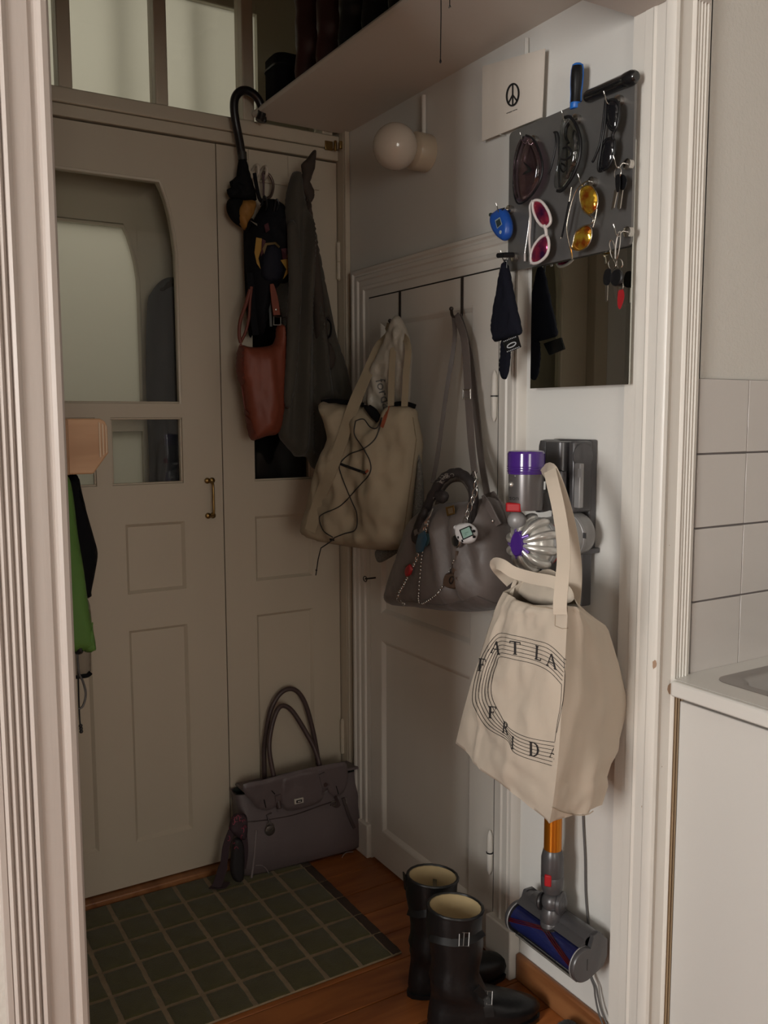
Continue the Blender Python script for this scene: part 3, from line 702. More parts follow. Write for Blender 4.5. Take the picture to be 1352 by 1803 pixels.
# wall lamp
OPAL = mat('opal_glass', (0.56, 0.49, 0.41), 0.12, coat=0.2)
PORC = mat('cream_porcelain', (0.48, 0.40, 0.30), 0.3)
lp = thing('wall_lamp', (XR, 2.111, 2.21), 'unlit round opal globe lamp on a cream porcelain base', 'lamp')
gc = Vector((1.302, 2.105, H0)); gc = up_at(697, 258, 1.305, 2.100)
MB().lathe((1.4135, 2.108, gc.z), (-1, 0, 0), [(0.05, 0), (0.05, 0.045), (0.046, 0.05), (0.036, 0.056), (0.034, 0.07)], 32).build('base', PORC, lp, smooth=50)
MB().ball(gc, 0.0605, 32).build('globe', OPAL, lp, smooth=80)
cm_ = MB(); cm_.tube([wx(.008, 2.113, gc.z + .045), wx(.008, 2.113, 2.3245)], 0.0065, 8)
cm_.build('conduit', PW, lp)
cn = MB(); cn.tube([wx(.007, 1.688, 2.30), wx(.007, 1.688, 2.3245)], 0.006, 8)
zt0 = wallp(0.0).px(937, 122).z
cn = MB(); cn.tube([wx(.006, wallp(0).px(931, 60).y, wallp(0).px(931, 120).z), wx(.006, wallp(0).px(931, 60).y, 2.3245)], 0.0055, 8)
struct(cn.build('trim_6', PWALL))

# card with the peace sign, on a small ledge nail, leaning off the wall
CARD = mat('card_white', (0.66, 0.60, 0.53), 0.6)
cpl = Plane((XR - 0.018, 0.0), (XR - 0.018, 3.0))
cpts = [cpl.px(x, y) for x, y in ((851, 117), (960, 86), (955, 207), (850, 249))]
cdm = MB().prism(cpts, (-0.003, 0, 0)); cdo = thing('picture_card', tuple(cpts[3] + Vector((0.0, 0, 0))), 'white card printed with a small black peace sign, leaning on the wall', 'card')
card = cdm.build('card', CARD, cdo, smooth=0)
ncl = MB().tube([wx(0.0, cpts[3].y - .07, cpts[3].z - .002), wx(0.022, cpts[3].y - .07, cpts[3].z - .002)], 0.0016, 6); ncl.build('nail', CHROME, cdo)
ncl = MB().box(XR - .0155, cpts[3].y - .19, cpts[3].z + .03, XR - .0, cpts[3].y - .03, cpts[3].z + .10); ncl.build('backing_block', CARD, cdo, smooth=0)
INK = mat('black_ink', (0.01, 0.01, 0.01), 0.7)
tr = cast_mesh([card])
def ell(cx_, cy_, a, b, sk, n=40, t0=0, t1=360):
    return [(cx_ + a * math.cos(math.radians(t0 + (t1 - t0) * k / n)), cy_ + b * math.sin(math.radians(t0 + (t1 - t0) * k / n)) + sk * a * math.cos(math.radians(t0 + (t1 - t0) * k / n))) for k in range(n + 1)]
PX, PY = 903, 167
pol = strip_polys(ell(PX, PY, 10.5, 19, -0.28), 3.4) + strip_polys([(PX, PY - 20), (PX, PY + 20)], 2.8) + strip_polys([(PX, PY), (PX - 7.5, PY + 15)], 2.8) + strip_polys([(PX, PY), (PX + 7.5, PY + 11)], 2.8)
decal(tr, pol).build('peace_sign', INK, cdo, smooth=0)
tl = text_polys('PEACE', lambda x, y: (893 + x * 6.3, 199.5 - x * 1.95 - y * 2.6))
tl = []
x_ = 892.0
for k in range(13):
    tl += strip_polys([(x_, 199.8 - (x_ - 892) * .40), (x_ + random.choice((.7, 1.0, 1.2)), 199.5 - (x_ - 892) * .40)], 1.3); x_ += 1.45
decal(tr, tl).build('caption', INK, cdo, smooth=0)

# ================================================================== mirror and steel board
MIR = mat('mirror_silver', (0.62, 0.64, 0.60), 0.01, 1.0)
mo = thing('mirror', (XR, 1.5, 1.516), 'frameless wall mirror under the dark magnetic board', 'mirror')
MB().box(XR - 0.0315, 1.316, 1.5145, XR - 0.0275, 1.624, 2.0).build('glass', MIR, mo, smooth=0)
MB().box(XR - 0.0274, 1.37, 1.54, XR - 0.001, 1.59, 1.99).build('backing', PW, mo, smooth=0)
BRD = mat('dark_steel_board', (0.20, 0.195, 0.19), 0.36, 0.55, var=0.3, vscale=7)
bo = thing('magnetic_board', (XR, 1.51, 1.79), 'dark grey steel magnetic board hung with sunglasses and keys', 'board')
DB = 0.040
def rr_yz(x, y0, y1, z0, z1, r): return [Vector((x, p.x, p.y)) for p in rrect(y0, y1, z0, z1, r, 0, 5)]
MB().rings([rr_yz(XR - .0335, 1.312, 1.702, 1.792, 2.112, .012), rr_yz(XR - DB, 1.312, 1.702, 1.792, 2.112, .012)]).build('plate', BRD, bo, smooth=30)
MB().box(XR - .0333, 1.40, 2.02, XR - .001, 1.60, 2.09).build('spacer', BLACK, bo, smooth=0)
def bp(d=0.0): return wallp(DB + d)
def hook(px, py, label=None, up=1):
    p = bp().px(px, py); h = thing('magnet_hook', tuple(p), label, 'hook', 'magnet hooks on the board')
    m = MB(); prof = []
    for k in range(4): prof += [(0.0105, k * .003), (0.0105, k * .003 + .0022), (0.0097, k * .003 + .0025)]
    prof += [(0.006, 0.0125), (0.0, 0.0125)]
    m.lathe(p, (-1, 0, 0), prof, 18).build('magnet', CHROME, h, smooth=30)
    P = [p + Vector((-0.012, 0, 0)), p + Vector((-0.022, 0, 0)), p + Vector((-0.027, 0, -0.004)), p + Vector((-0.031, 0, -0.010)), p + Vector((-0.036, 0, -0.011)), p + Vector((-0.040, 0.001, -0.006)), p + Vector((-0.0425, 0.002, 0.004)), p + Vector((-0.045, 0.003, 0.012))]
    MB().tube(crom(P, 4), 0.0013, 6).build('wire', CHROME, h, smooth=60)
    return p + Vector((-0.035, 0, -0.0098))
H1 = hook(944, 248, 'chrome magnet hook top left of the board holding purple shield glasses')
H2 = hook(1018, 211, 'chrome magnet hook top middle holding clear wrap glasses')
H3 = hook(1093, 178, 'chrome magnet hook top right holding black sunglasses')
H4 = hook(1110, 290, 'chrome magnet hook at right holding the short key bunch')
H5 = hook(1110, 409, 'chrome magnet hook at lower right holding the long key bunch')
H6 = hook(901, 370, 'chrome magnet hook at left edge holding blue gauge')
H7 = hook(909, 453, 'chrome magnet hook at lower left holding black pouch')
H8 = hook(1047, 321, 'chrome magnet hook in the middle holding gold aviators')

# ---- sunglasses
def lens_body(pl, pts, d, t, m, parent, name='lens'):
    q = crom(pts, 5, True)
    o = puff(pl, q, t, t * .3, 0.012, 0.006, smooth_px=0, d0=d).build(name, m, parent, smooth=80); return o
def outline(pl, pts, d, r, m, parent, name='rim', n=5, closed=True):
    return MB().tube([pl.px(x, y, d) for x, y in crom(pts, n, closed)], r, 8, closed).build(name, m, parent, smooth=70)
BG = bp()
PURP = glass_mat('purple_lens', (0.74, 0.62, 0.69), 0.05, 0.05)
GREYL = glass_mat('smoke_lens', (0.76, 0.78, 0.78), 0.06, 0.03)
BLKLENS = mat('black_lens', (0.008, 0.008, 0.01), 0.08)
REDL = mat('red_mirror_lens', (0.55, 0.05, 0.10), 0.15, 0.7, var=0.95, vscale=30, col2=(0.05, 0.015, 0.07), contrast=.15)
YELL = mat('yellow_mirror_lens', (0.78, 0.55, 0.06), 0.10, 0.8, var=0.6, vscale=40, col2=(0.45, 0.10, 0.015), contrast=.12)
GOLD = mat('pale_gold', (0.55, 0.50, 0.42), 0.25, 1.0)
WHT = mat('white_plastic', (0.56, 0.51, 0.49), 0.35)
# 1 purple shield
GS = 'sunglasses hanging on the magnetic board'
g1 = thing('sunglasses', tuple(H1), 'purple shield sunglasses with black frame at the board left edge', 'sunglasses', GS)
sh1 = [(926, 238), (937, 243), (947, 262), (954, 290), (951, 315), (941, 336), (928, 351), (912, 355), (907, 330), (906, 300), (910, 268), (917, 248)]
lens_body(BG, sh1, .030, .012, PURP, g1)
outline(BG, [(926, 238), (938, 244), (948, 262), (955, 290), (952, 315), (942, 336), (928, 352)], .034, .0024, BLACK, g1, 'brow', 5, False)
outline(BG, [(922, 240), (912, 262), (905, 295), (904, 330), (909, 355), (918, 358), (929, 351)], .032, .0022, BLACK, g1, 'lower_rim', 5, False)
outline(BG, [(919, 247), (909, 280), (907, 320), (911, 348)], .016, .002, BLACK, g1, 'temple', 5, False)
outline(BG, [(931, 251), (941, 275), (944, 300), (938, 325)], .012, .002, BLACK, g1, 'temple', 5, False)
MB().rings([[BG.px(x, y, d) for x, y in crom([(921, 285), (934, 295), (936, 300), (933, 303), (920, 308), (923, 303), (929, 298)], 4, True)] for d in (.043, .049)]).build('nose_pad', BLACK, g1, smooth=60)
# 2 clear wrap
g2 = thing('sunglasses', tuple(H2), 'smoke-lensed black wrap glasses hanging top middle of board', 'sunglasses', GS)
lens_body(BG, [(993, 208), (1003, 206), (1014, 222), (1021, 248), (1019, 280), (1008, 308), (992, 333), (980, 334), (978, 318), (984, 290), (987, 255), (989, 225)], .026, .012, GREYL, g2)
outline(BG, [(994, 207), (1004, 206), (1015, 222), (1022, 250), (1019, 282), (1008, 310), (991, 334), (981, 336)], .032, .0036, BLACK, g2, 'brow', 5, False)
outline(BG, [(1002, 217), (997, 226), (996, 240), (1001, 252)], .034, .003, BLACK, g2, 'lens_clip', 5, False)
outline(BG, [(991, 261), (1000, 259), (1005, 266), (1003, 276), (995, 281), (988, 280)], .040, .0024, BLACK, g2, 'nose_bridge', 5, False)
outline(BG, [(977, 234), (979, 252), (975, 275), (970, 295), (965, 307)], .036, .002, BLACK, g2, 'temple', 5, False)
outline(BG, [(975, 233), (982, 235), (984, 262), (984, 300), (985, 330)], .034, .0022, BLACK, g2, 'temple', 5, False)
outline(BG, [(988, 288), (996, 294), (993, 303), (987, 297)], .036, .002, BLACK, g2, 'nose_pad', 4, True)
# 3 black pair
g3 = thing('sunglasses', tuple(H3), 'glossy black sunglasses hanging at top right under black rod', 'sunglasses', GS)
for q in ([(1069, 180), (1083, 176), (1090, 188), (1089, 210), (1083, 229), (1073, 224), (1067, 205)], [(1066, 247), (1080, 245), (1082, 262), (1077, 284), (1068, 297), (1057, 297), (1058, 270)]):
    lens_body(BG, q, .030, .006, BLKLENS, g3); outline(BG, q, .031, .0030, BLACK, g3)
outline(BG, [(1083, 229), (1079, 238), (1080, 247)], .034, .003, BLACK, g3, 'bridge', 4, False)
outline(BG, [(1066, 176), (1063, 205), (1057, 250), (1046, 280), (1043, 285)], .022, .0026, BLACK, g3, 'temple', 5, False)
outline(BG, [(1067, 174), (1065, 215), (1059, 255), (1053, 298), (1062, 300)], .036, .0026, BLACK, g3, 'temple', 5, False)
# 4 white pair with red lenses
g4 = thing('sunglasses', tuple(BG.px(945, 352, .03)), 'white framed sunglasses with red mirrored lenses', 'sunglasses', GS)
L1 = [(941, 356), (953, 357), (964, 372), (968, 388), (962, 397), (953, 395), (945, 384), (940, 370)]; L2 = [(961, 417), (965, 430), (962, 447), (950, 459), (938, 461), (936, 450), (941, 434), (951, 421)]
for q in (L1, L2):
    lens_body(BG, q, .030, .005, REDL, g4)
    c_ = (sum(p[0] for p in q) / len(q), sum(p[1] for p in q) / len(q))
    outline(BG, [(c_[0] + (x - c_[0]) * 1.10, c_[1] + (y - c_[1]) * 1.10) for x, y in q], .031, .0034, WHT, g4)
outline(BG, [(958, 397), (961, 405), (962, 416)], .034, .004, WHT, g4, 'bridge', 4, False)
outline(BG, [(938, 353), (933, 363), (934, 385), (932, 420), (934, 448), (935, 465)], .022, .0030, WHT, g4, 'temple', 5, False)
outline(BG, [(936, 352), (933, 366), (931, 395), (927, 425), (924, 445), (924, 459)], .010, .0018, CHROME, g4, 'temple', 5, False)
MB().tube([BG.px(x, y, .01) for x, y in [(924, 447), (924, 460)]], .0026, 6).build('temple_tip', WHT, g4)
# 5 gold aviators
g5 = thing('sunglasses', tuple(H8), 'gold aviator sunglasses with yellow mirrored lenses', 'sunglasses', GS)
A1 = [(1022, 336), (1030, 328), (1042, 329), (1051, 345), (1050, 365), (1040, 376), (1029, 373), (1022, 355)]; A2 = [(1010, 425), (1015, 408), (1030, 398), (1040, 403), (1040, 420), (1032, 435), (1018, 441), (1008, 436)]
for q in (A1, A2):
    lens_body(BG, q, .032, .006, YELL, g5); c_ = (sum(p[0] for p in q) / len(q), sum(p[1] for p in q) / len(q))
    outline(BG, [(c_[0] + (x - c_[0]) * 1.05, c_[1] + (y - c_[1]) * 1.05) for x, y in q], .033, .0014, GOLD, g5)
outline(BG, [(1024, 368), (1035, 378), (1044, 385), (1041, 394), (1028, 398), (1017, 406)], .036, .0014, GOLD, g5, 'bridge', 5, False)
outline(BG, [(1051, 368), (1048, 385), (1044, 400)], .034, .0014, GOLD, g5, 'top_bar', 4, False)
outline(BG, [(1035, 318), (1018, 330), (1007, 355), (998, 395), (1000, 420), (1006, 447), (1007, 457)], .040, .0014, GOLD, g5, 'temple', 5, False)
outline(BG, [(1006, 330), (1003, 350), (994, 395), (987, 420)], .030, .0012, GOLD, g5, 'temple', 5, False)
MB().tube([BG.px(x, y, .03) for x, y in [(1002, 355), (994, 395), (989, 418)]], .0024, 6).build('temple_tip', BLACK, g5)
MB().tube([BG.px(x, y, .04) for x, y in [(1003, 435), (1006, 448), (1007, 457)]], .0026, 6).build('temple_tip', GOLD, g5)

# ---- keys
KEYM = mat('key_nickel', (0.50, 0.47, 0.42), 0.3, 1.0)
def loop(c, a, b, n=24): return [c + a * math.cos(2 * math.pi * k / n) + b * math.sin(2 * math.pi * k / n) for k in range(n)]
VY, VZ, VX = Vector((0, 1, 0)), Vector((0, 0, 1)), Vector((1, 0, 0))
k1 = thing('key_bunch', tuple(H4), 'short bunch of keys with black bows at right of board', 'keys', 'key bunches on the board')
MB().tube(loop(H4 + VZ * -.0105, VY * .009, VZ * .011), .0009, 6, True).build('key_ring', CHROME, k1)
BK = bp(.03)
def key_shape(pl, head, blade, d, k, hm=BLACK):
    MB().rings([[pl.px(x, y, q) for x, y in crom(head, 4, True)] for q in (d - .0035, d + .0035)]).build('bow', hm, k, bevel=.001)
    MB().prism([pl.px(x, y, d - .001) for x, y in blade], (-.002, 0, 0)).build('blade', KEYM, k)
key_shape(BK, [(1084, 309), (1091, 308), (1092, 325), (1090, 337), (1085, 337), (1083, 322)], [(1083, 334), (1088, 336), (1082, 366), (1077, 369)], .004, k1)
key_shape(BK, [(1092, 308), (1100, 309), (1104, 318), (1101, 330), (1096, 335), (1089, 329)], [(1092, 331), (1098, 331), (1093, 367), (1090, 369), (1087, 365), (1089, 352)], -.006, k1)
k2 = thing('key_bunch', tuple(H5), 'long bunch of keys with carabiner and black fob below board', 'keys', 'key bunches on the board')
MB().tube([BK.px(x, y, .004) for x, y in crom([(1088, 412), (1092, 409), (1091, 430), (1087, 452), (1083, 455), (1084, 432)], 5, True)], .0015, 6, True).build('carabiner', CHROME, k2)
for q in ([(1076, 422), (1081, 430), (1082, 444), (1076, 441), (1073, 430)], [(1074, 440), (1081, 445), (1083, 456), (1078, 455)], [(1071, 462), (1078, 457), (1084, 466), (1080, 474), (1073, 472)], [(1086, 458), (1093, 457), (1096, 466), (1091, 473), (1086, 468)]):
    MB().tube([BK.px(x, y, 0) for x, y in crom(q, 5, True)], .0011, 6, True).build('chain_link', CHROME, k2)
fobp = BK.px(1086, 489, .002)
MB().lathe(fobp + Vector((.004, 0, 0)), (-1, 0, 0), [(0.014, 0), (0.0165, .002), (0.0165, .006), (0.014, .008), (0.012, .0075), (0.0, .0075)], 24).build('fob', BLACK, k2)
key_shape(BK, [(1066, 475), (1075, 474), (1076, 490), (1071, 502), (1063, 500), (1062, 487)], [(1067, 500), (1071, 501), (1070, 529), (1067, 531)], -.006, k2)
key_shape(BK, [(1088, 498), (1096, 497), (1097, 508), (1090, 510)], [(1080, 503), (1088, 506), (1088, 531), (1084, 527)], -.008, k2, KEYM)
MB().box(*[0] * 6) if False else None
REDP = mat('red_plastic', (0.30, 0.012, 0.016), 0.4)
MB().rings([[BK.px(x, y, q) for x, y in crom([(1089, 512), (1097, 510), (1099, 524), (1092, 544), (1087, 536)], 4, True)] for q in (-.012, -.006)]).build('red_tag', REDP, k2)

# ---- blue gauge, screwdriver, rod, pouch
BLUE = mat('blue_plastic', (0.012, 0.075, 0.36), 0.35)
gg = thing('tyre_gauge', tuple(H6), 'blue egg-shaped digital tyre gauge at the board left edge', 'gauge')
GP = bp(.03)
puff(GP, [(874, 372), (884, 366), (893, 372), (900, 392), (899, 412), (891, 424), (881, 421), (871, 408), (866, 392), (868, 378)], .014, .012, .014, .004, d0=-.004).build('body', BLUE, gg, smooth=80)
MB().tube([GP.px(873, 380), GP.px(863, 378)], [.006, .0045], 10).build('nozzle', mat('dark_green_rubber', (0.02, 0.04, 0.035), .6), gg)
MB().rings([[GP.px(x, y, d) for x, y in ((871, 388), (880, 382), (884, 395), (875, 403))] for d in (.004, .0115)]).build('screen_frame', mat('light_blue_rim', (.30, .38, .42), .4), gg, bevel=.001)
MB().rings([[GP.px(x, y, d) for x, y in ((872.5, 389.5), (879.5, 384.5), (882.5, 394.5), (875.5, 401))] for d in (.005, .012)]).build('screen', mat('lcd_dark', (.03, .045, .05), .2), gg)
MB().lathe(GP.px(882, 409, .0085), (-1, 0, 0), [(.0042, 0), (.0042, .0025), (.003, .0032), (0, .0032)], 14).build('button', mat('pale_button', (.35, .42, .45), .4), gg)
MB().tube([H6, GP.px(888, 366, .002), GP.px(880, 369, .004)], .0014, 6).build('wrist_cord', BLACK, gg)
BLUE2 = mat('bright_blue_rubber', (0.01, 0.13, 0.50), 0.4)
so = bp(-.004)
sd_ = thing('screwdriver', tuple(so.px(1014, 190)), 'black and blue screwdriver handle standing above the board', 'screwdriver')
def sec(cx_, cy_, hw, n=14): c = so.px(cx_, cy_); r = (so.px(cx_ + hw, cy_) - so.px(cx_ - hw, cy_)).length / 2; return c, r
prof = [(1017, 112, 5.5), (1017, 115, 9), (1017, 122, 10.8), (1016, 135, 11.5), (1016, 150, 11), (1015, 165, 9.6), (1014, 176, 9.8), (1013, 180, 10), (1013, 190, 9.5)]
Z0 = so.px(1013, 192); Z1 = so.px(1017, 112); hL = Z1.z - Z0.z; axd = (Z1 - Z0).normalized()
def rad(hw): return 0.0133 * hw / 11.5
MB().lathe(Z0, axd, [(rad(h_), hL * (1 - (y_ - 112) / 80)) for x_, y_, h_ in prof[::-1]], 18).build('handle', BLACK, sd_, smooth=50)
MB().lathe(Z0, axd, [(.0108, 0), (.0122, .002), (.0122, hL * .13), (.0105, hL * .15)], 16).build('collar', BLUE2, sd_)
MB().lathe(Z0, axd, [(.0112, hL * .945), (.0115, hL * .97), (.008, hL * 1.0), (0, hL * 1.005)], 16).build('end_cap', BLUE2, sd_, smooth=60)
for a in (2.6, 5.75):
    rr_ = lambda hw: rad(hw) * 0.93
    pts = [Z0 + axd * (hL * (1 - (y_ - 112) / 80)) + (Vector((0, 1, 0)) * math.cos(a) + Vector((1, 0, 0)) * math.sin(a)) * (rad(h_) * .86) for x_, y_, h_ in prof[1:8]]
    MB().tube(pts, .0035, 6).build('grip_rib', BLUE2, sd_, smooth=60)
rd = thing('black_rod', tuple(so.px(1075, 150)), 'thick glossy black rod lying along the top of the board', 'rod')
a_ = bp(.006).px(1031, 172); b_ = bp(.006).px(1121, 133)
dr = (b_ - a_).normalized(); Lr = (b_ - a_).length
MB().lathe(a_, dr, [(.006, 0), (.0105, .003), (.0125, .01), (.0130, Lr * .5), (.0135, Lr * .78), (.0145, Lr * .80), (.0145, Lr * .93), (.0125, Lr * .95), (.0125, Lr * .97), (.009, Lr)], 20).build('body', mat('gloss_black', (.008, .008, .009), .18, coat=.3), rd, smooth=40)
MB().tube([a_ + dr * .01 + Vector((-.012, 0, -.002)), a_ + dr * (Lr * .76) + Vector((-.0125, 0, -.002))], .0028, 6).build('seam_rail', BLACK, rd)
# pouch
NAVY = mat('dark_navy_microfibre', (0.007, 0.0075, 0.013), 0.9, spec=.12, bump=.3, bscale=200)
po = thing('drawstring_pouch', tuple(H7), 'dark drawstring glasses pouch hanging from lower left hook of board', 'pouch')
PP = wallp(DB + .045)
puff(PP, [(886, 462), (892, 462), (897, 478), (902, 505), (908, 535), (914, 560), (918, 586), (908, 592), (890, 597), (872, 602), (868, 594), (866, 570), (872, 535), (878, 500), (883, 475)], .012, .010, .016, .006, wr=.004, wf=40, wst=(1.5, .5), d0=0).build('bag', NAVY, po, smooth=80)
puff(PP, [(883, 598), (892, 595), (898, 604), (898, 640), (893, 664), (888, 668), (882, 664), (879, 650), (881, 620)], .006, .005, .008, .006, d0=-.008).build('tail', NAVY, po, smooth=80)
MB().rings([[PP.px(x, y, d) for x, y in ((883, 601), (912, 590), (918, 611), (893, 622))] for d in (.010, .013)]).build('label_tab', BLACK, po, bevel=.0006)
PRINT = mat('pale_print', (.45, .46, .48), .6)
lt = cast_mesh([bpy.data.objects['label_tab']])
dp = strip_polys(ell(901, 607.5, 7.6, 3.6, -.42, 26), 1.9)
for t_, ox, oy in (('JEWELRY', 886.5, 604.0), ('OPTICAL', 893.0, 619.0)): pass
def tick(x0, y0, n, sl):
    out = []
    for k in range(n): out += strip_polys([(x0 + k * 2.9, y0 + k * 2.9 * sl), (x0 + k * 2.9 + 1.5, y0 + (k * 2.9 + 1.5) * sl)], 1.7)
    return out
dp += tick(887, 601.5, 8, -.40) + tick(893, 619.5, 8, -.40)
decal(lt, dp).build('logo_print', PRINT, po, smooth=0)
for dx in (-2, 3):
    MB().tube([H7 + Vector((0, dx * .001, 0)), PP.px(890 + dx, 458, .004), PP.px(889 + dx, 472, .004)], .0018, 6).build('drawstring', BLACK, po)
MB().tube([PP.px(877, 450, .012), PP.px(888, 449, .012), PP.px(903, 449, -.012)], .006, 10).build('toggle', BLACK, po)

# ================================================================== things over the closet door
HK = mat('dark_hook_metal', (0.055, 0.045, 0.04), 0.4, .6)
def door_hook(px, py0, py1, label):
    p = wallp(.0).px(px, py0); q = wallp(.016).px(px, py1)
    t = thing('over_door_hook', (XR - .012, q.y, q.z), label, 'hook', 'over-door hooks on the closet door')
    m = MB(); w = .011
    m.box(XR - .0148, q.y - w / 2, q.z, XR - .0127, q.y + w / 2, 1.8145); m.build('strap', HK, t, bevel=.0005)
    P = [Vector((XR - .014, q.y, q.z + .001)), Vector((XR - .018, q.y, q.z - .010)), Vector((XR - .030, q.y, q.z - .014)), Vector((XR - .044, q.y, q.z - .008)), Vector((XR - .048, q.y, q.z + .010))]
    MB().band(crom(P, 4), w, .002, [Vector((-1, 0, .2))] * 17).build('hook', HK, t, smooth=60)
    MB().ball(P[-1], .006, 10).build('hook_tip', HK, t, smooth=80)
    return Vector((XR - .032, q.y, q.z - .011))
K1 = door_hook(703, 520, 572, 'dark over-door hook carrying the canvas tote')
K2 = door_hook(812, 495, 552, 'dark over-door hook carrying the grey handbag')

# ---- canvas tote with elastic cord
CANV = mat('ecru_canvas', (0.36, 0.295, 0.205), 0.85, var=.22, vscale=9, weave=.15, wscale=900)
CANVD = mat('ecru_webbing', (0.33, 0.27, 0.185), 0.85, weave=.2, wscale=700)
TP = Plane((1.155, 2.33), (1.325, 1.99))
ctote = thing('canvas_tote', tuple(TP.px(640, 960)), 'large ecru canvas tote with crossed black elastic cord, hung on closet door', 'tote bag')
out = [(567, 709), (600, 712), (640, 716), (662, 735), (672, 742), (684, 716), (705, 713), (729, 717), (735, 745), (742, 775), (741, 800), (735, 870), (728, 930), (722, 960), (700, 968), (660, 968), (610, 962), (570, 955), (548, 948), (536, 936), (540, 905), (552, 860), (566, 810), (583, 770)]
def fold_t(a, b, t):
    return 0.016 * t * math.exp(-((a - .145 - (b - 1.2) * .12) / .035) ** 2) * -1 + .010 * t * math.exp(-((a - .27 - (b - 1.2) * -.05) / .05) ** 2)
tb = puff(TP, out, .065, .05, .065, .010, wr=.028, wf=9, wst=(1.2, .7), seed=3, smooth_px=3, fold=fold_t).build('body', CANV, ctote, smooth=80)
# mouth: dark rims
for q in ([(566, 708), (585, 706), (612, 708), (640, 713)], [(643, 716), (653, 728), (664, 741), (668, 735), (660, 722), (650, 715)], [(688, 716), (700, 711), (716, 711), (731, 716)]):
    MB().band([TP.px(x, y, .012) for x, y in crom(q, 4)], .012 if len(q) < 5 else .008, .006, TP.n).build('rim_binding', SATIN, ctote, smooth=60)
# dark opening
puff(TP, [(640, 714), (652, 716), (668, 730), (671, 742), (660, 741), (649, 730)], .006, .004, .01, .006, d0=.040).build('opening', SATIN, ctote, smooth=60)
# wide side strap from hook down the left flank
tp = cast_mesh([tb])
def on_bag(tree, x, y, off, fallback):
    d = ray(x, y); h = tree.ray_cast(CAM, d)
    return (h[0] - d * off) if h[0] is not None else fallback
sp = [(688, 560), (672, 600), (650, 650), (628, 700), (612, 745), (597, 790), (580, 835), (562, 880), (552, 915), (546, 935)]
spw = []
for i, (x, y) in enumerate(sp):
    pl_ = K1 + Vector((-.01, .012, .002)) if i == 0 else None
    if pl_ is None:
        f_ = min(1, i / 3.0); pp = TP.px(x, y, .03); pk = wallp(.09).px(x, y); pl_ = pk.lerp(pp, f_)
        if i >= 3: pl_ = on_bag(tp, x, y, .004, TP.px(x, y, .035))
    spw.append(pl_)
spw = [Vector(p) for p in crom([tuple(p) for p in spw], 3)]
MB().band(spw, [.026 + .012 * min(1, k / 8) for k in range(len(spw))], .003, TP.n).build('shoulder_strap', CANVD, ctote, smooth=60)
for xs in ([(695, 556), (692, 600), (690, 650), (688, 715)], [(704, 556), (716, 600), (715, 660), (712, 716)]):
    P = [K1 + Vector((-.026, .002, .006))]
    for i, (x, y) in enumerate(xs[1:]): P.append(wallp(.095).px(x, y).lerp(TP.px(x, y, .022), (i + 1) / 3))
    MB().band([Vector(p) for p in crom([tuple(p) for p in P], 5)], .019, .003, TP.n).build('handle', CANVD, ctote, smooth=60)
# seam on the right edge and mesh pocket
MB().tube([on_bag(tp, x, y, .001, TP.px(x, y, .0)) for x, y in lin([(727, 735), (733, 775), (726, 830), (716, 900), (708, 955)], 5)], .0016, 5).build('seam', mat('tote_seam', (.22, .17, .11), .9), ctote)  # seam a darker tone than the canvas
MESH = mat('grey_mesh', (0.20, 0.19, 0.17), .8, var=.7, vscale=260)
puff(Plane((1.25, 2.05), (1.36, 1.93)), [(738, 800), (746, 850), (745, 905), (735, 950), (722, 960), (726, 900), (732, 840)], .012, .01, .02, .008).build('mesh_pocket', MESH, ctote, smooth=80)
puff(TP, [(663, 968), (700, 968), (702, 972), (672, 990), (662, 985)], .006, .005, .01, .006, d0=-.03).build('mesh_liner', MESH, ctote, smooth=80)
# elastic cord lacing
CORD = mat('black_cord', (.012, .011, .011), .6)
def cordpx(pts, r=.0016, n=6): return MB().tube([on_bag(tp, x, y, .002, TP.px(x, y, .03)) for x, y in crom(pts, n)], r, 6)
cordpx([(626, 741), (624, 765), (640, 790), (652, 815), (650, 835), (630, 858), (600, 890), (568, 905), (562, 915), (570, 935), (586, 946)]).build('elastic_cord', CORD, ctote)
cordpx([(626, 741), (640, 738), (652, 752), (664, 753), (672, 735), (662, 770), (640, 790), (615, 800), (598, 818), (602, 840), (618, 880), (628, 905), (626, 932), (605, 940), (588, 947)]).build('elastic_cord', CORD, ctote)
MB().tube([on_bag(tp, x, y, .003, TP.px(x, y, .03)) for x, y in lin([(597, 816), (618, 824), (644, 833)], 3)], .0042, 6).build('cord_toggle', BLACK, ctote)
ce_ = [on_bag(tp, 588, 948, .005, TP.px(588, 948, .03))]; e0 = ce_[0]
MB().tube([e0, TP.px(580, 955, .055), TP.px(565, 965, .055), TP.px(560, 985, .055), TP.px(556, 1013, .055)], .0018, 6).build('cord_end', CORD, ctote, smooth=60)
MB().ball(TP.px(557, 1004, .055), .0032, 8).build('cord_knot', CORD, ctote); MB().obox(TP.px(585, 949, .05), TP.u * .007, TP.n * .005, Vector((0, 0, .005))).build('cord_lock', BLACK, ctote, bevel=.002)
RUST = mat('rust_webbing', (0.28, 0.07, 0.03), .8)
MB().band([on_bag(tp, x, y, .003, TP.px(x, y, .05)) for x, y in lin([(684, 716), (678, 735), (672, 752)], 2)], .010, .002, TP.n).build('rust_loop', RUST, ctote)
MB().band([on_bag(tp, x, y, .003, TP.px(x, y, .05)) for x, y in lin([(648, 828), (640, 835)], 2)], .006, .002, TP.n).build('rust_loop', RUST, ctote)
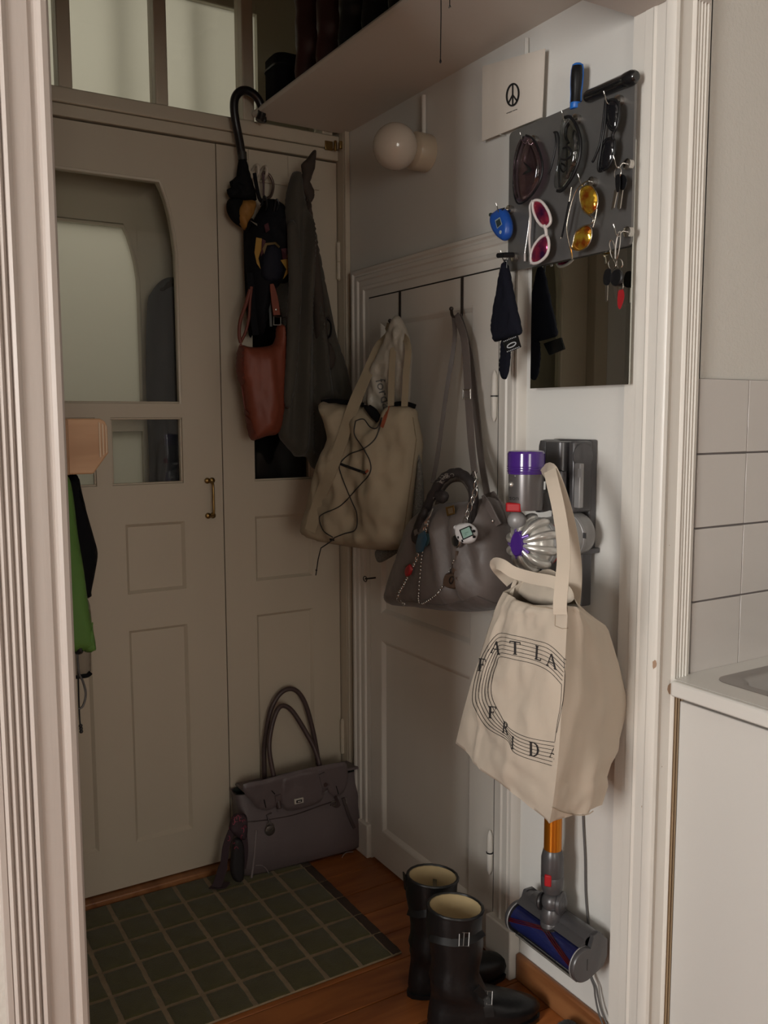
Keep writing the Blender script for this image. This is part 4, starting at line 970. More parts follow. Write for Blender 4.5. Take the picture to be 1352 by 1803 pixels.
# white plastic bag inside
PLB = mat('white_polythene', (0.34, 0.31, 0.26), 0.38, spec=.4, bump=.6, bscale=45)
WP = Plane((1.235, 2.26), (1.375, 1.98))
pbag = thing('plastic_bag', tuple(WP.px(690, 720)), 'crinkled white plastic bag poking out of the canvas tote', 'plastic bag')
pb = puff(WP, [(693, 558), (702, 556), (711, 568), (720, 590), (726, 625), (724, 660), (722, 700), (716, 722), (684, 735), (660, 728), (640, 700), (650, 660), (662, 630), (676, 600), (684, 575)], .020, .015, .03, .007, wr=.016, wf=26, wst=(1.3, .5), seed=8).build('bag', PLB, pbag, smooth=80)
tpp = cast_mesh([pb])
GREYP = mat('grey_print', (.10, .10, .10), .6)
an = math.radians(74)
fx = lambda x, y: (672 + 34 * (x * math.cos(an) + y * math.sin(an)), 666 + 34 * (x * math.sin(an) - y * math.cos(an)) )
decal(tpp, text_polys('forda', lambda x, y: fx(x * .75, y * .75 - .35)), .0015).build('print', GREYP, pbag, smooth=0)

# ---- grey leather handbag
GREYL_ = mat('taupe_leather', (0.125, 0.100, 0.090), 0.5, var=.18, vscale=12, bump=.35, bscale=60, sheen=.1)
GREYD = mat('taupe_leather_dark', (0.10, 0.082, 0.074), 0.42, bump=.3, bscale=80)
HP = Plane((1.285, 2.2), (1.305, 1.5))
hb_ = thing('grey_handbag', tuple(HP.px(790, 1075)), 'taupe leather handbag with scarf-wrapped handle and charms, hung on closet door', 'handbag')
def fold_h(a, b, t):
    r_ = 0
    for a0, w_, h__, sl in ((.42, .018, .016, -.2), (.46, .015, -.012, -.2), (.50, .016, .014, -.25), (.54, .014, -.012, -.3), (.30, .03, .006, .3), (.22, .03, -.006, .4)):
        r_ += h__ * t * math.exp(-((a - a0 - (b - 1.15) * sl) / w_) ** 2)
    return r_
hbody = puff(HP, [(738, 918), (752, 898), (775, 886), (810, 884), (845, 878), (866, 876), (880, 900), (888, 935), (898, 985), (897, 1030), (886, 1066), (868, 1074), (830, 1077), (780, 1075), (735, 1069), (702, 1066), (697, 1052), (700, 1025), (712, 985), (725, 950)], .075, .065, .07, .010, wr=.006, wf=16, wst=(1.3, .6), seed=5, smooth_px=3, fold=fold_h).build('body', GREYL_, hb_, smooth=80)
th = cast_mesh([hbody])
def onh(x, y, off=.002): return on_bag(th, x, y, off, HP.px(x, y, .03))
MB().tube([onh(x, y, .001) for x, y in lin([(700, 1058), (735, 1061), (780, 1066), (812, 1060), (840, 1050), (868, 1062), (885, 1064)], 4)], .0022, 6).build('piping', GREYD, hb_)
MB().band([onh(x, y, .004) for x, y in lin([(848, 880), (858, 892), (868, 912), (876, 926)], 4)], .030, .004, HP.n).build('side_tab', GREYL_, hb_, bevel=.001)
MB().lathe(onh(868, 917, .004), HP.n, [(.004, 0), (.004, .003), (.002, .005), (0, .005)], 10).build('rivet', CHROME, hb_)
MB().band([HP.px(x, y, -.02) for x, y in [(850, 880), (868, 872), (884, 895), (893, 925)]], .02, .004, HP.n).build('rear_tab', GREYL_, hb_)
# shoulder strap
def drop(x, y, d): return HP.px(x, y, d)
P = [K2 + Vector((-.004, .006, .004)), wallp(.055).px(800, 600), wallp(.07).px(786, 690), wallp(.09).px(772, 790), HP.px(762, 850, .0)]
MB().band([Vector(p) for p in crom([tuple(p) for p in P], 5)], .011, .003, Vector((-1, -.9, 0))).build('strap', GREYD, hb_, smooth=60)
P = [K2 + Vector((-.004, -.004, .004)), wallp(.06).px(818, 600), wallp(.075).px(824, 690), wallp(.10).px(830, 780), HP.px(836, 836, .04)]
st2 = [Vector(p) for p in crom([tuple(p) for p in P], 5)]
MB().band(st2, .021, .0035, Vector((-1, -.3, 0))).build('strap', GREYL_, hb_, smooth=60)
P = [K2 + Vector((0, -.010, .004)), wallp(.03).px(826, 620), wallp(.03).px(838, 720), wallp(.04).px(846, 800), HP.px(858, 872, -.03)]
MB().band([Vector(p) for p in crom([tuple(p) for p in P], 5)], .019, .0035, Vector((-1, -.3, 0))).build('strap', GREYD, hb_, smooth=60)
bc = wallp(.08).px(823, 694)
MB().tube([bc + Vector((-.002, a * .015, b * .011)) for a, b in ((-1, -1), (1, -1), (1, 1), (-1, 1))], .0016, 6, True).build('buckle', CHROME, hb_)
MB().tube([st2[-1] + Vector((-.004, a * .012, b * .008)) for a, b in ((-1, -1), (1, -1), (.4, 1), (-.4, 1))], .0016, 6, True).build('strap_ring', CHROME, hb_)
MB().tube([bc + Vector((.006, .003, -.005)), bc + Vector((.006, .018, -.005)), bc + Vector((.006, .018, .01)), bc + Vector((.006, .003, .01))], .0016, 6, True).build('strap_slider', CHROME, hb_)
# handles wrapped in a dark scarf
SCARF = mat('dark_brown_scarf', (0.022, 0.015, 0.014), 0.7, var=.5, vscale=30, bump=.4, bscale=80)
hpts = [(742, 915), (752, 892), (762, 870), (775, 848), (790, 836), (805, 832), (818, 838), (830, 852), (834, 870), (833, 895)]
hw = [HP.px(x, y, .055) for x, y in crom(hpts, 4)]
MB().tube(hw, [.0115 + .0010 * math.sin(k * 1.9) for k in range(len(hw))], 12).build('scarf_handle', SCARF, hb_, smooth=70)
MB().tube([HP.px(x, y, -.03) for x, y in crom([(770, 890), (778, 862), (795, 845), (815, 845), (828, 862), (832, 885)], 4)], .008, 8).build('handle', GREYD, hb_, smooth=70)
hobj = [o for o in hb_.children if o.name.startswith('scarf_handle')]
SCP = mat('scarf_print', (.28, .25, .22), .7)
ts = cast_mesh(hobj); dp = []
for cx_, cy_ in ((776, 846), (784, 842), (776, 874), (779, 865), (792, 838), (815, 876), (818, 874), (770, 880)):
    for k in range(5):
        a = random.uniform(0, 360); dp += strip_polys(ell(cx_ + random.uniform(-5, 5), cy_ + random.uniform(-4, 4), random.uniform(1.5, 4), random.uniform(1, 2.5), 0, 7, a, a + 220), .7)
sp_o = decal(ts, dp, .0008).build('scarf_pattern', SCP, hb_, smooth=0); sp_o['kind'] = 'stuff'
puff(HP, [(767, 868), (775, 862), (785, 866), (788, 876), (782, 886), (772, 884)], .010, .01, .012, .005, wr=.003, wf=60, d0=.055).build('scarf_knot', SCARF, hb_, smooth=80)
puff(HP, [(738, 905), (748, 893), (752, 905), (745, 925), (742, 960), (731, 958), (727, 940)], .01, .008, .012, .006, wr=.004, wf=40, d0=.07).build('scarf_tail', SCARF, hb_, smooth=80)
MB().tube([HP.px(x, y, .06) for x, y in crom([(833, 888), (832, 905), (826, 930), (815, 945)], 4)], .010, 8).build('scarf_wrap', SCARF, hb_, smooth=70)
# plate
MB().rings([[HP.px(x, y, d) for x, y in ((784, 893), (799, 889), (801, 905), (787, 909))] for d in (.050, .074)]).build('brass_plate', BRASS, hb_, bevel=.001)
MB().rings([[HP.px(x, y, d) for x, y in ((788, 896), (797, 893), (798, 903), (790, 905))] for d in (.05, .0755)]).build('brass_plate_inlay', mat('pale_metal', (.5, .42, .3), .3, 1.0), hb_)
# big chain with carabiner
CS = mat('silver_chain', (.55, .54, .52), .2, 1.0)
ch = thing('chain_charm', tuple(HP.px(830, 850, .085)), 'silver chain of big oval links clipped to the grey handbag', 'chain')
pts = [(838, 852), (836, 868), (832, 880), (827, 893), (823, 905), (819, 918), (814, 930)]
for k, (x, y) in enumerate(pts):
    c = HP.px(x, y, .088); ang = .35 + .3 * (k % 2)
    a_ = Vector((0, math.sin(.3), -math.cos(.3))) * .0125; b_ = (Vector((-.3, 1, .3)) if k % 2 else Vector((-1, -.3, 0))).normalized() * .0062
    MB().tube([c + a_ * math.cos(q) + b_ * math.sin(q) for q in [2 * math.pi * i / 18 for i in range(18)]], .0015, 6, True).build('link', CS, ch, smooth=70)
# thin chains on the left, with blue holder and red charm
cl = thing('bag_charm', tuple(HP.px(745, 900, .075)), 'blue plastic case charm with thin chains at left of grey handbag', 'charm')
def chain(pts, pitch, r, lr, m, parent, d, name='chain_link'):
    W_ = [HP.px(x, y, d) for x, y in crom(pts, 8)]; acc = 0; mb_ = MB(); last = W_[0]; kk = 0
    for p in W_[1:]:
        while (p - last).length >= pitch:
            last = last + (p - last).normalized() * pitch; t_ = (p - last).normalized() if (p - last).length > 1e-6 else Vector((0, 0, -1))
            s_ = t_.cross(HP.n if kk % 2 else HP.n + t_.orthogonal()).normalized()
            mb_.tube([last + t_ * (pitch * .7 * math.cos(q)) + s_ * (lr * math.sin(q)) for q in [2 * math.pi * i / 8 for i in range(8)]], r, 4, True); kk += 1
    o = mb_.build(name, m, parent, smooth=60); o['kind'] = 'stuff'; return o
MB().tube([HP.px(762, 895, .075), HP.px(757, 908, .082), HP.px(752, 915, .085)], .0022, 6).build('clasp', CS, cl)
chain([(752, 915), (745, 940), (738, 965), (733, 985), (724, 1003), (710, 1030), (700, 1048), (701, 1056), (712, 1064)], .0085, .0010, .0036, CS, cl, .085)
chain([(754, 915), (749, 935), (741, 960)], .0075, .0009, .0032, CS, cl, .088)
MB().rings([[HP.px(x, y, d) for x, y in ((736, 941), (748, 934), (752, 950), (744, 972), (733, 974), (731, 963))] for d in (.078, .090)]).build('blue_case', mat('deep_teal_plastic', (.008, .055, .10), .35), cl, bevel=.002)
MB().rings([[HP.px(x, y, d) for x, y in ((749, 938), (757, 940), (755, 958), (749, 964))] for d in (.078, .086)]).build('clear_case', mat('smoky_teal', (.03, .06, .065), .2), cl, bevel=.002)
puff(HP, [(716, 998), (722, 993), (726, 1001), (723, 1012), (716, 1015), (714, 1006)], .006, .004, .006, .003, d0=.085).build('red_charm', REDP, cl, smooth=80)
# ball chain
bcn = thing('ball_chain', tuple(HP.px(745, 975, .085)), 'loop of small silver balls hanging across the grey handbag front', 'chain')
W_ = [onh(x, y, .006) for x, y in crom([(744, 972), (741, 995), (739, 1020), (737, 1045), (737, 1058), (742, 1063), (755, 1057), (772, 1043), (785, 1020), (794, 1000), (800, 984)], 8)]
mbb = MB(); last = W_[0]; mbb.ball(last, .0032, 8)
for p in W_[1:]:
    while (p - last).length >= .0100: last = last + (p - last).normalized() * .0100; mbb.ball(last, .0032, 8)
o = mbb.build('balls', CS, bcn, smooth=80); o['kind'] = 'stuff'
MB().tube(W_, .0006, 4).build('wire', CS, bcn)
# virtual pet toy
vp = thing('digital_toy', tuple(HP.px(822, 938, .095)), 'round white keychain toy with a pale green screen on grey handbag', 'toy')
VP = Plane((1.19, 2.2), (1.20, 1.5))
c_ = [(805, 925), (812, 921), (826, 921), (836, 929), (839, 942), (834, 954), (822, 958), (811, 953), (805, 941)]
HPn = HP
puff(HP, c_, .012, .010, .012, .004, d0=.10).build('shell', mat('toy_white', (.62, .60, .60), .3), vp, smooth=80)
MB().tube([HP.px(807, 933, .104), HP.px(801, 928, .104)], [.006, .005], 8).build('antenna_nub', mat('toy_white', (.62, .60, .60), .3), vp)
MB().rings([[HP.px(x, y, d) for x, y in ((808, 933), (827, 925), (834, 942), (815, 951))] for d in (.104, .1135)]).build('screen_bezel', BLACK, vp, bevel=.0008)
scr = MB().rings([[HP.px(x, y, d) for x, y in ((811, 934), (826, 927.5), (832, 941), (816, 948.5))] for d in (.105, .1142)]).build('screen', mat('lcd_green', (.27, .42, .36), .25), vp)
tsn = cast_mesh([scr]); decal(tsn, strip_polys([(818, 939), (825, 936.5)], 1.2) + strip_polys([(819, 942), (822, 941)], 1.2)).build('screen_marks', mat('lcd_mark', (.12, .22, .19), .4), vp, smooth=0)
for x, y in ((829, 929), (835.5, 935), (836, 945), (809, 946), (816, 952)): MB().lathe(HP.px(x, y, .108), HP.n, [(.0032, 0), (.0032, .004), (0, .0045)], 10).build('spot', BLACK, vp)
dk = thing('round_charm', tuple(HP.px(806, 955, .09)), 'round black charm with chrome rim behind the white toy', 'charm')
cc = HP.px(806, 952, .088)
MB().lathe(cc, HP.n, [(.0155, 0), (.0165, .002), (.0165, .006), (.0145, .008)], 24).build('rim', CS, dk, smooth=50); MB().lathe(cc, HP.n, [(.0145, .002), (.0145, .0075), (.008, .010), (0, .0105)], 24).build('face', mat('gloss_black', (.008, .008, .009), .18), dk, smooth=60)
TAN = mat('brown_leather_tag', (.075, .042, .026), .5, bump=.3)
lt_ = thing('leather_tag', tuple(HP.px(800, 985, .085)), 'small brown leather bag-shaped tag hanging from the grey handbag', 'tag')
MB().tube([HP.px(x, y, .086) for x, y in [(803, 970), (803, 985), (800, 1000)]], .0018, 6).build('cord', TAN, lt_); MB().tube([HP.px(x, y, .084) for x, y in [(806, 970), (805, 985), (803, 1002)]], .0018, 6).build('cord', TAN, lt_)
puff(HP, [(784, 1012), (790, 1009), (800, 1010), (808, 1012), (810, 1022), (805, 1034), (798, 1037), (784, 1033), (781, 1026)], .006, .005, .006, .004, d0=.086).build('body', TAN, lt_, smooth=80)
MB().tube([HP.px(x, y, .094) for x, y in crom([(792, 1018), (796, 1015), (798, 1020), (794, 1028), (791, 1024)], 4, True)], .0014, 5, True).build('stitched_slot', BLACK, lt_)
puff(HP, [(797, 1000), (803, 998), (807, 1004), (804, 1010), (798, 1010)], .005, .004, .005, .003, d0=.086).build('loop', TAN, lt_, smooth=80)

# ================================================================== things hanging on the entrance door
WHK = mat('white_hook', (.55, .48, .40), .35)
wh = ony(455, 300, YB - .012)
hkt = thing('door_hook', (wh.x, YB, wh.z), 'white over-door hook holding the umbrella and rucksack', 'hook')
# two white straps over the leaf top
for px in (443, 512):
    a = ony(px, 300, YB); MB().box(a.x - .011, YB - .0045, wh.z - .02, a.x + .011, YB - .0015, 2.256).build('strap', PD, hkt, bevel=.0006)
a0 = ony(430, 300, YB).x; a1 = ony(560, 300, YB).x
MB().box(a0, YB - .009, wh.z - .032, a1, YB - .0048, wh.z - .004).build('rail', PD, hkt, bevel=.001)
for px in (447, 462):
    a = ony(px, 300, YB - .02).x
    MB().tube(crom([(a, YB - .009, wh.z - .002), (a, YB - .03, wh.z + .006), (a, YB - .05, wh.z + .002), (a, YB - .052, wh.z - .018), (a, YB - .03, wh.z - .03), (a, YB - .009, wh.z - .03)], 4), .005, 8).build('peg', WHK, hkt, smooth=70)
rgk = thing('ring_clip', (wh.x, YB - .04, wh.z), 'large dull metal ring clip on the white hook', 'ring')
RP = backp(.045)
MB().tube([RP.px(x, y) for x, y in crom([(463, 303), (474, 308), (481, 325), (477, 345), (466, 350)], 5)], .0042, 8).build('bow', mat('bronze_ring', (.14, .10, .085), .35, .8), rgk, smooth=70)
MB().tube([RP.px(x, y) for x, y in [(463, 305), (464, 325), (464, 350)]], .0034, 8).build('bar', mat('maroon_coat', (.06, .02, .025), .4), rgk)

# umbrella
UBL = mat('umbrella_black', (.005, .005, .006), .8, spec=.15); UYEL = mat('umbrella_yellow', (.33, .15, .025), .7, var=.3, vscale=20); UHD = mat('umbrella_handle', (.010, .007, .007), .35)
um = thing('umbrella', tuple(ony(432, 400, YB - .06)), 'black and yellow umbrella with curved black handle hung on the entrance door', 'umbrella')
UP = backp(.065)
hpt = crom([(456, 213), (461, 200), (459, 184), (450, 169), (436, 160), (423, 161), (414, 172), (412, 190), (415, 215), (421, 245), (426, 275)], 5)
MB().tube([UP.px(x, y, .012 * max(0, (230 - y) / 70)) for x, y in hpt], .0125, 12).build('handle', UHD, um, smooth=70)
MB().tube([UP.px(426, 268), UP.px(427, 282)], [.0138, .0135], 12).build('collar', mat('collar_grey', (.03, .028, .026), .4), um)
puff(UP, [(420, 280), (433, 280), (438, 300), (446, 325), (452, 352), (440, 354), (425, 352), (404, 348), (399, 334), (406, 330), (404, 320), (416, 310)], .018, .015, .02, .006, wr=.006, wf=40, smooth_px=2).build('canopy', UBL, um, smooth=80)
puff(UP, [(400, 354), (412, 348), (425, 352), (432, 352), (424, 380), (432, 402), (420, 398), (408, 388), (399, 372)], .022, .015, .02, .006, wr=.005, wf=40, smooth_px=3, d0=.003).build('canopy_flap', UBL, um, smooth=80)
puff(UP, [(422, 356), (434, 352), (451, 355), (446, 378), (437, 392), (431, 406), (424, 398), (416, 382)], .024, .012, .02, .006, wr=.006, wf=40, smooth_px=2, d0=.012).build('yellow_panel', UYEL, um, smooth=80)
puff(UP, [(430, 395), (445, 385), (452, 420), (450, 500), (446, 580), (438, 590), (432, 520), (429, 440)], .015, .012, .02, .008, wr=.004, wf=30).build('folded_canopy', UBL, um, smooth=80)

# rucksack
RBL = mat('rucksack_black', (.006, .006, .008), .8, spec=.15, bump=.2, bscale=120); RNV = mat('rucksack_navy', (.010, .011, .019), .75, spec=.2, bump=.3, bscale=150)
RYE = mat('rucksack_yellow', (.40, .23, .045), .7); RMA = mat('rucksack_maroon', (.055, .010, .016), .7)
rs_ = thing('rucksack', tuple(ony(475, 500, YB - .06)), 'black rucksack with curved yellow flashes hung on the entrance door', 'rucksack')
KP = backp(.085)
rbd = puff(KP, [(440, 400), (455, 372), (468, 352), (480, 352), (495, 362), (510, 385), (520, 410), (521, 450), (517, 480), (505, 498), (492, 500), (480, 520), (470, 550), (462, 590), (452, 585), (440, 560), (436, 510), (432, 470), (430, 430)], .06, .03, .05, .008, wr=.008, wf=20, seed=2).build('body', RBL, rs_, smooth=80)
puff(KP, [(463, 440), (472, 428), (485, 428), (494, 438), (498, 458), (497, 482), (488, 496), (472, 497), (460, 486), (459, 460)], .022, .01, .03, .006, d0=.052).build('pocket', RNV, rs_, smooth=80)
tk = cast_mesh([o for o in rs_.children])
def flash(px, m, nm, parent=rs_, tree=None, off=.012):
    P = [on_bag(tree or tk, x, y, off, KP.px(x, y, .06)) for x, y in px]
    c = sum(P, Vector()) / len(P); mm_ = MB(); n_ = len(P); F_ = [p for p in P]; B_ = [p + (p - CAM).normalized() * .004 for p in P]
    mm_.rings([B_, F_]); return mm_.build(nm, m, parent, smooth=0)
flash([(451, 418), (461, 420), (460, 440), (455, 455), (459, 474), (452, 464), (448, 445)], RYE, 'yellow_flash')
flash([(509, 435), (519, 436), (518, 460), (510, 478), (498, 492), (504, 474), (494, 458), (504, 456)], RYE, 'yellow_flash')
flash([(462, 438), (467, 428), (485, 426), (493, 434), (491, 437), (484, 430), (470, 432), (465, 448)], mat('rucksack_olive', (.14, .09, .03), .7), 'olive_piping')
flash([(495, 438), (509, 436), (508, 455), (498, 458)], RMA, 'maroon_panel'); flash([(461, 420), (468, 424), (464, 445), (459, 452)], RMA, 'maroon_panel')
flash([(465, 396), (472, 392), (475, 405), (468, 410)], RMA, 'red_badge'); flash([(510, 396), (518, 396), (518, 410), (509, 411)], RMA, 'red_badge')
flash([(440, 388), (453, 394), (453, 398), (446, 393)], mat('reflective_grey', (.30, .27, .22), .5), 'reflective_strip')
for q in ([(460, 362), (466, 345), (470, 360), (468, 372)], [(482, 372), (486, 352), (490, 358), (487, 372)]):
    MB().tube([KP.px(x, y, .055) for x, y in crom(q, 4)], .0035, 6).build('zip_pull', BLACK, rs_, smooth=60)
MB().tube([KP.px(x, y, .02) for x, y in crom([(448, 305), (452, 330), (458, 352), (470, 358), (480, 356)], 5)], .006, 8).build('haul_loop', RBL, rs_, smooth=60)
MB().band([KP.px(x, y, .03) for x, y in crom([(440, 480), (444, 540), (450, 590)], 4)], .02, .004, KP.n).build('hanging_strap', RBL, rs_)
MB().band([KP.px(x, y, .035) for x, y in crom([(472, 503), (475, 540), (477, 575)], 4)], .007, .003, KP.n).build('grey_lining', mat('cool_grey', (.12, .13, .13), .6), rs_)

# red shoulder bag
RED = mat('rust_red_leather', (0.205, 0.046, 0.022), 0.55, var=.2, vscale=10, bump=.25, bscale=70)
REDD = mat('rust_red_edge', (0.13, 0.028, 0.016), 0.55)
rb_ = thing('red_shoulder_bag', tuple(ony(460, 775, YB - .08)), 'rust-red slouchy leather shoulder bag hung on the entrance door', 'handbag')
RP2 = backp(.14)
def fold_r(a, b, t): return .012 * t * math.exp(-((a - RP2.uv(RP2.px(465, 680))[0]) / .02) ** 2)
puff(RP2, [(425, 608), (440, 611), (458, 611), (478, 607), (485, 596), (488, 575), (496, 570), (502, 585), (503, 620), (502, 670), (498, 730), (490, 762), (470, 768), (447, 775), (440, 768), (432, 720), (426, 680), (419, 660), (418, 625)], .042, .04, .04, .008, wr=.006, wf=14, wst=(1.5, .5), fold=fold_r).build('body', RED, rb_, smooth=80)
puff(RP2, [(422, 606), (427, 612), (429, 680), (438, 735), (452, 768), (446, 776), (438, 766), (430, 720), (424, 680), (417, 658), (417, 625)], .036, .03, .02, .008, d0=.0).build('side_gusset', REDD, rb_, smooth=80)
MB().tube([RP2.px(x, y, -.0) for x, y in crom([(424, 604), (421, 590), (423, 565), (433, 535), (440, 510)], 5)], .0055, 8).build('strap', REDD, rb_, smooth=60)
MB().tube([RP2.px(x, y, -.0) for x, y in crom([(425, 600), (432, 585), (438, 560), (440, 530), (443, 505)], 5)], .0045, 8).build('strap', REDD, rb_, smooth=60)
MB().band([RP2.px(x, y, .01) for x, y in crom([(478, 500), (483, 525), (487, 555)], 4)], [.010, .014, .017, .019, .021, .022, .022, .022, .022], .004, RP2.n).build('shoulder_strap', RED, rb_)
bq = RP2.px(488, 565, .014)
MB().tube([bq + Vector((a * .0115, 0, b * .012)) for a, b in ((-1, -1), (1, -1), (1, 1), (-1, 1))], .002, 6, True).build('buckle', CHROME, rb_)
MB().lathe(RP2.px(486, 545, .012), RP2.n, [(.003, 0), (.003, .002), (0, .003)], 8).build('rivet', CHROME, rb_)
MB().tube(loop(RP2.px(424, 599, .0), Vector((.006, 0, 0)), Vector((0, 0, .007))), .0016, 6, True).build('ring', BRASS, rb_)

# olive apron / cloth bag with knotted strap
OLV = mat('olive_grey_canvas', (0.058, 0.051, 0.039), .85, var=.25, vscale=6, bump=.3, bscale=120, sheen=.1)
OLB = mat('olive_brown_canvas', (0.046, 0.033, 0.025), .85, var=.2, vscale=8)
ap = thing('olive_cloth_bag', tuple(ony(560, 825, YB - .12)), 'long olive-grey cloth bag with knotted strap hanging beside the corner', 'cloth bag')
AP = backp(.155)
def fold_a(a, b, t):
    return sum(1.6 * h_ * t * math.exp(-((a - AP.uv(AP.px(x_ , 600))[0] - (b - 1.6) * sl) / w_) ** 2) for x_, w_, h_, sl in ((530, .012, .016, .05), (548, .010, -.016, .0), (562, .012, .014, -.10), (578, .012, -.012, -.15), (515, .012, -.012, .08)))
puff(AP, [(512, 310), (520, 302), (528, 306), (534, 340), (540, 370), (552, 395), (562, 450), (575, 520), (590, 590), (606, 640), (618, 695), (614, 708), (565, 706), (566, 715), (572, 750), (578, 765), (566, 800), (558, 825), (548, 822), (540, 805), (520, 804), (512, 795), (490, 765), (496, 720), (503, 640), (506, 560), (510, 470), (505, 400), (503, 350)], .035, .03, .03, .008, wr=.006, wf=16, wst=(2, .4), seed=4, smooth_px=3, fold=fold_a).build('body', OLV, ap, smooth=80)
puff(AP, [(551, 265), (556, 268), (553, 300), (546, 320), (552, 335), (553, 348), (545, 360), (540, 362), (536, 345), (528, 330), (532, 305), (530, 290), (540, 280)], .016, .012, .014, .005, wr=.005, wf=40, smooth_px=2, d0=.012).build('knotted_strap', OLB, ap, smooth=80)
puff(AP, [(540, 350), (547, 360), (552, 400), (562, 470), (572, 560), (580, 620), (568, 640), (556, 600), (548, 520), (542, 440), (538, 380)], .022, .015, .016, .007, wr=.006, wf=22, wst=(2, .4), d0=.02).build('strap_fold', OLB, ap, smooth=80)
puff(AP, [(506, 400), (520, 390), (528, 420), (531, 500), (527, 600), (520, 680), (508, 720), (500, 700), (505, 600), (508, 500)], .014, .01, .02, .008, wr=.005, wf=22, wst=(2, .4), d0=.024).build('cloth_fold', OLV, ap, smooth=80)
puff(AP, [(566, 612), (580, 603), (590, 625), (588, 645), (578, 652), (565, 640)], .012, .01, .012, .006, wr=.004, wf=30, d0=.024).build('pocket_flap', OLB, ap, smooth=80)
MB().tube([AP.px(x, y, .035) for x, y in crom([(575, 560), (583, 570), (582, 590), (575, 595), (573, 575)], 4, True)], .003, 6, True).build('strap_slider', BLACK, ap, smooth=60)
MB().tube([AP.px(x, y, .03) for x, y in [(578, 555), (583, 568)]], .004, 6).build('strap_end', OLB, ap)
puff(AP, [(560, 706), (580, 705), (612, 706), (618, 712), (600, 718), (566, 714)], .006, .004, .006, .004, d0=.012).build('hem', SATIN, ap, smooth=80)

# dark coats between the doors
NVC = mat('blue_grey_coat', (.035, .042, .058), .8, bump=.2)
c1 = thing('coat', (0.80, YB + .13, 1.2), 'blue-grey coat hanging behind the glass between the doors', 'coat', 'coats between the entrance doors')
VP2 = Plane((0, YB + .15), (2, YB + .15))
puff(VP2, [(259, 540), (266, 515), (285, 493), (308, 488), (345, 495), (375, 520), (385, 600), (388, 760), (380, 900), (340, 910), (300, 905), (268, 895), (262, 800), (257, 650)], .05, .05, .05, .012, wr=.01, wf=12, wst=(2, .4), seed=6).build('body', NVC, c1, smooth=80)
puff(VP2, [(272, 512), (290, 494), (312, 488), (330, 500), (300, 512), (280, 522)], .056, .04, .03, .01).build('collar', SATIN, c1, smooth=80)
c2_ = thing('coat', (1.19, YB + .12, 1.2), 'black coat hanging behind the narrow right door pane', 'coat', 'coats between the entrance doors')
puff(VP2, [(430, 470), (460, 420), (515, 420), (538, 470), (545, 700), (543, 900), (500, 915), (430, 915), (424, 700)], .06, .05, .05, .016, wr=.01, wf=12, wst=(2, .4), seed=9).build('body', SATIN, c2_, smooth=80)
puff(VP2, [(465, 425), (490, 410), (515, 425), (500, 460), (480, 460)], .07, .04, .02, .01).build('collar', BLACK, c2_, smooth=80)

# ================================================================== cordless vacuum on its wall dock
VG = mat('vacuum_grey', (0.085, 0.082, 0.085), 0.32, .35, spec=.5); VGL = mat('vacuum_light_grey', (0.26, 0.255, 0.255), 0.4, .2); VDK = mat('vacuum_dark', (0.022, 0.021, 0.022), 0.35)
VSL = mat('vacuum_silver', (0.62, 0.61, 0.58), 0.28, .75); VPU = mat('vacuum_purple', (0.055, 0.016, 0.18), 0.15, coat=.4); VPL = mat('violet_satin', (0.17, 0.10, 0.36), 0.3, .5)
VRD = mat('vacuum_red', (0.36, 0.010, 0.014), 0.5, spec=.3); VOR = mat('orange_anodised', (0.62, 0.22, 0.02), 0.28, .85); VBL = mat('brush_blue', (0.035, 0.05, 0.24), 0.45, var=.3, vscale=30)
def wz(px, py, d): return wallp(d).px(px, py)
dk = thing('vacuum_dock', (XR, 1.48, 1.15), 'dark grey wall dock holding the cordless vacuum cleaner', 'dock')
yl, yr = wz(985, 768, 0).y, wz(1064, 768, .03).y
zt_, zb_ = 1.398, 1.155
MB().box(XR - .022, 1.43, 1.15, XR - .0005, 1.555, zt_).build('back_plate', VG, dk, bevel=.004)
pr = wz(1052, 800, .05)
MB().box(XR - .075, 1.425, 1.24, XR - .02, 1.445, zt_ - .002).build('side_cheek', VG, dk, bevel=.006)
MB().lathe((XR - .052, 1.4244, zt_ - .035), (0, -1, 0), [(.028, 0), (.028, .003), (.026, .004), (0, .004)], 24).build('pivot_disc', VG, dk)
MB().lathe((XR - .055, 1.525, zt_ - .085), (0, 0, 1), [(.022, 0), (.025, .004), (.025, .07), (.022, .082), (.012, .0845)], 24).build('socket', VG, dk, smooth=50)
MB().rings([rrect(XR - .085, XR - .02, 1.455, 1.515, .016, z) for z in (zt_ - .09, zt_ - .012, zt_ - .004)]).build('centre_housing', VG, dk, bevel=.002)
MB().obox(wz(1019, 855, .075), Vector((.006, 0, 0)), Vector((0, .009, 0)), Vector((0, 0, .048))).build('contact_strip', VGL, dk, bevel=.002)
MB().box(XR - .085, 1.415, 1.148, XR - .002, 1.50, 1.160).build('shelf_lip', VG, dk, bevel=.003)
MB().obox(wz(1021, 833, .086), Vector((.0008, 0, 0)), Vector((0, .006, 0)), Vector((0, 0, .009))).build('rating_label', mat('pale_label', (.32, .32, .33), .5), dk)
MB().rings([rrect(XR - .05, XR - .012, 1.425, 1.468, .01, z) for z in (1.03, 1.045, 1.149)]).build('clip_arm', VG, dk, bevel=.002)
vc = thing('vacuum_cleaner', tuple(wz(983, 1745, .08)), 'cordless stick vacuum with purple cap and orange wand, hung on the dock', 'vacuum cleaner')
BX = 1.225
cyc = up_at(931, 957, BX, BX / math.tan(math.radians(31.2) + math.atan((931 - 676) / 1560)))
bodyc = up_at(924, 860, BX - .005, (BX - .005) / math.tan(math.radians(31.2) + math.atan((924 - 676) / 1560)))
zz = lambda py: up_at(924, py, bodyc.x, bodyc.y).z
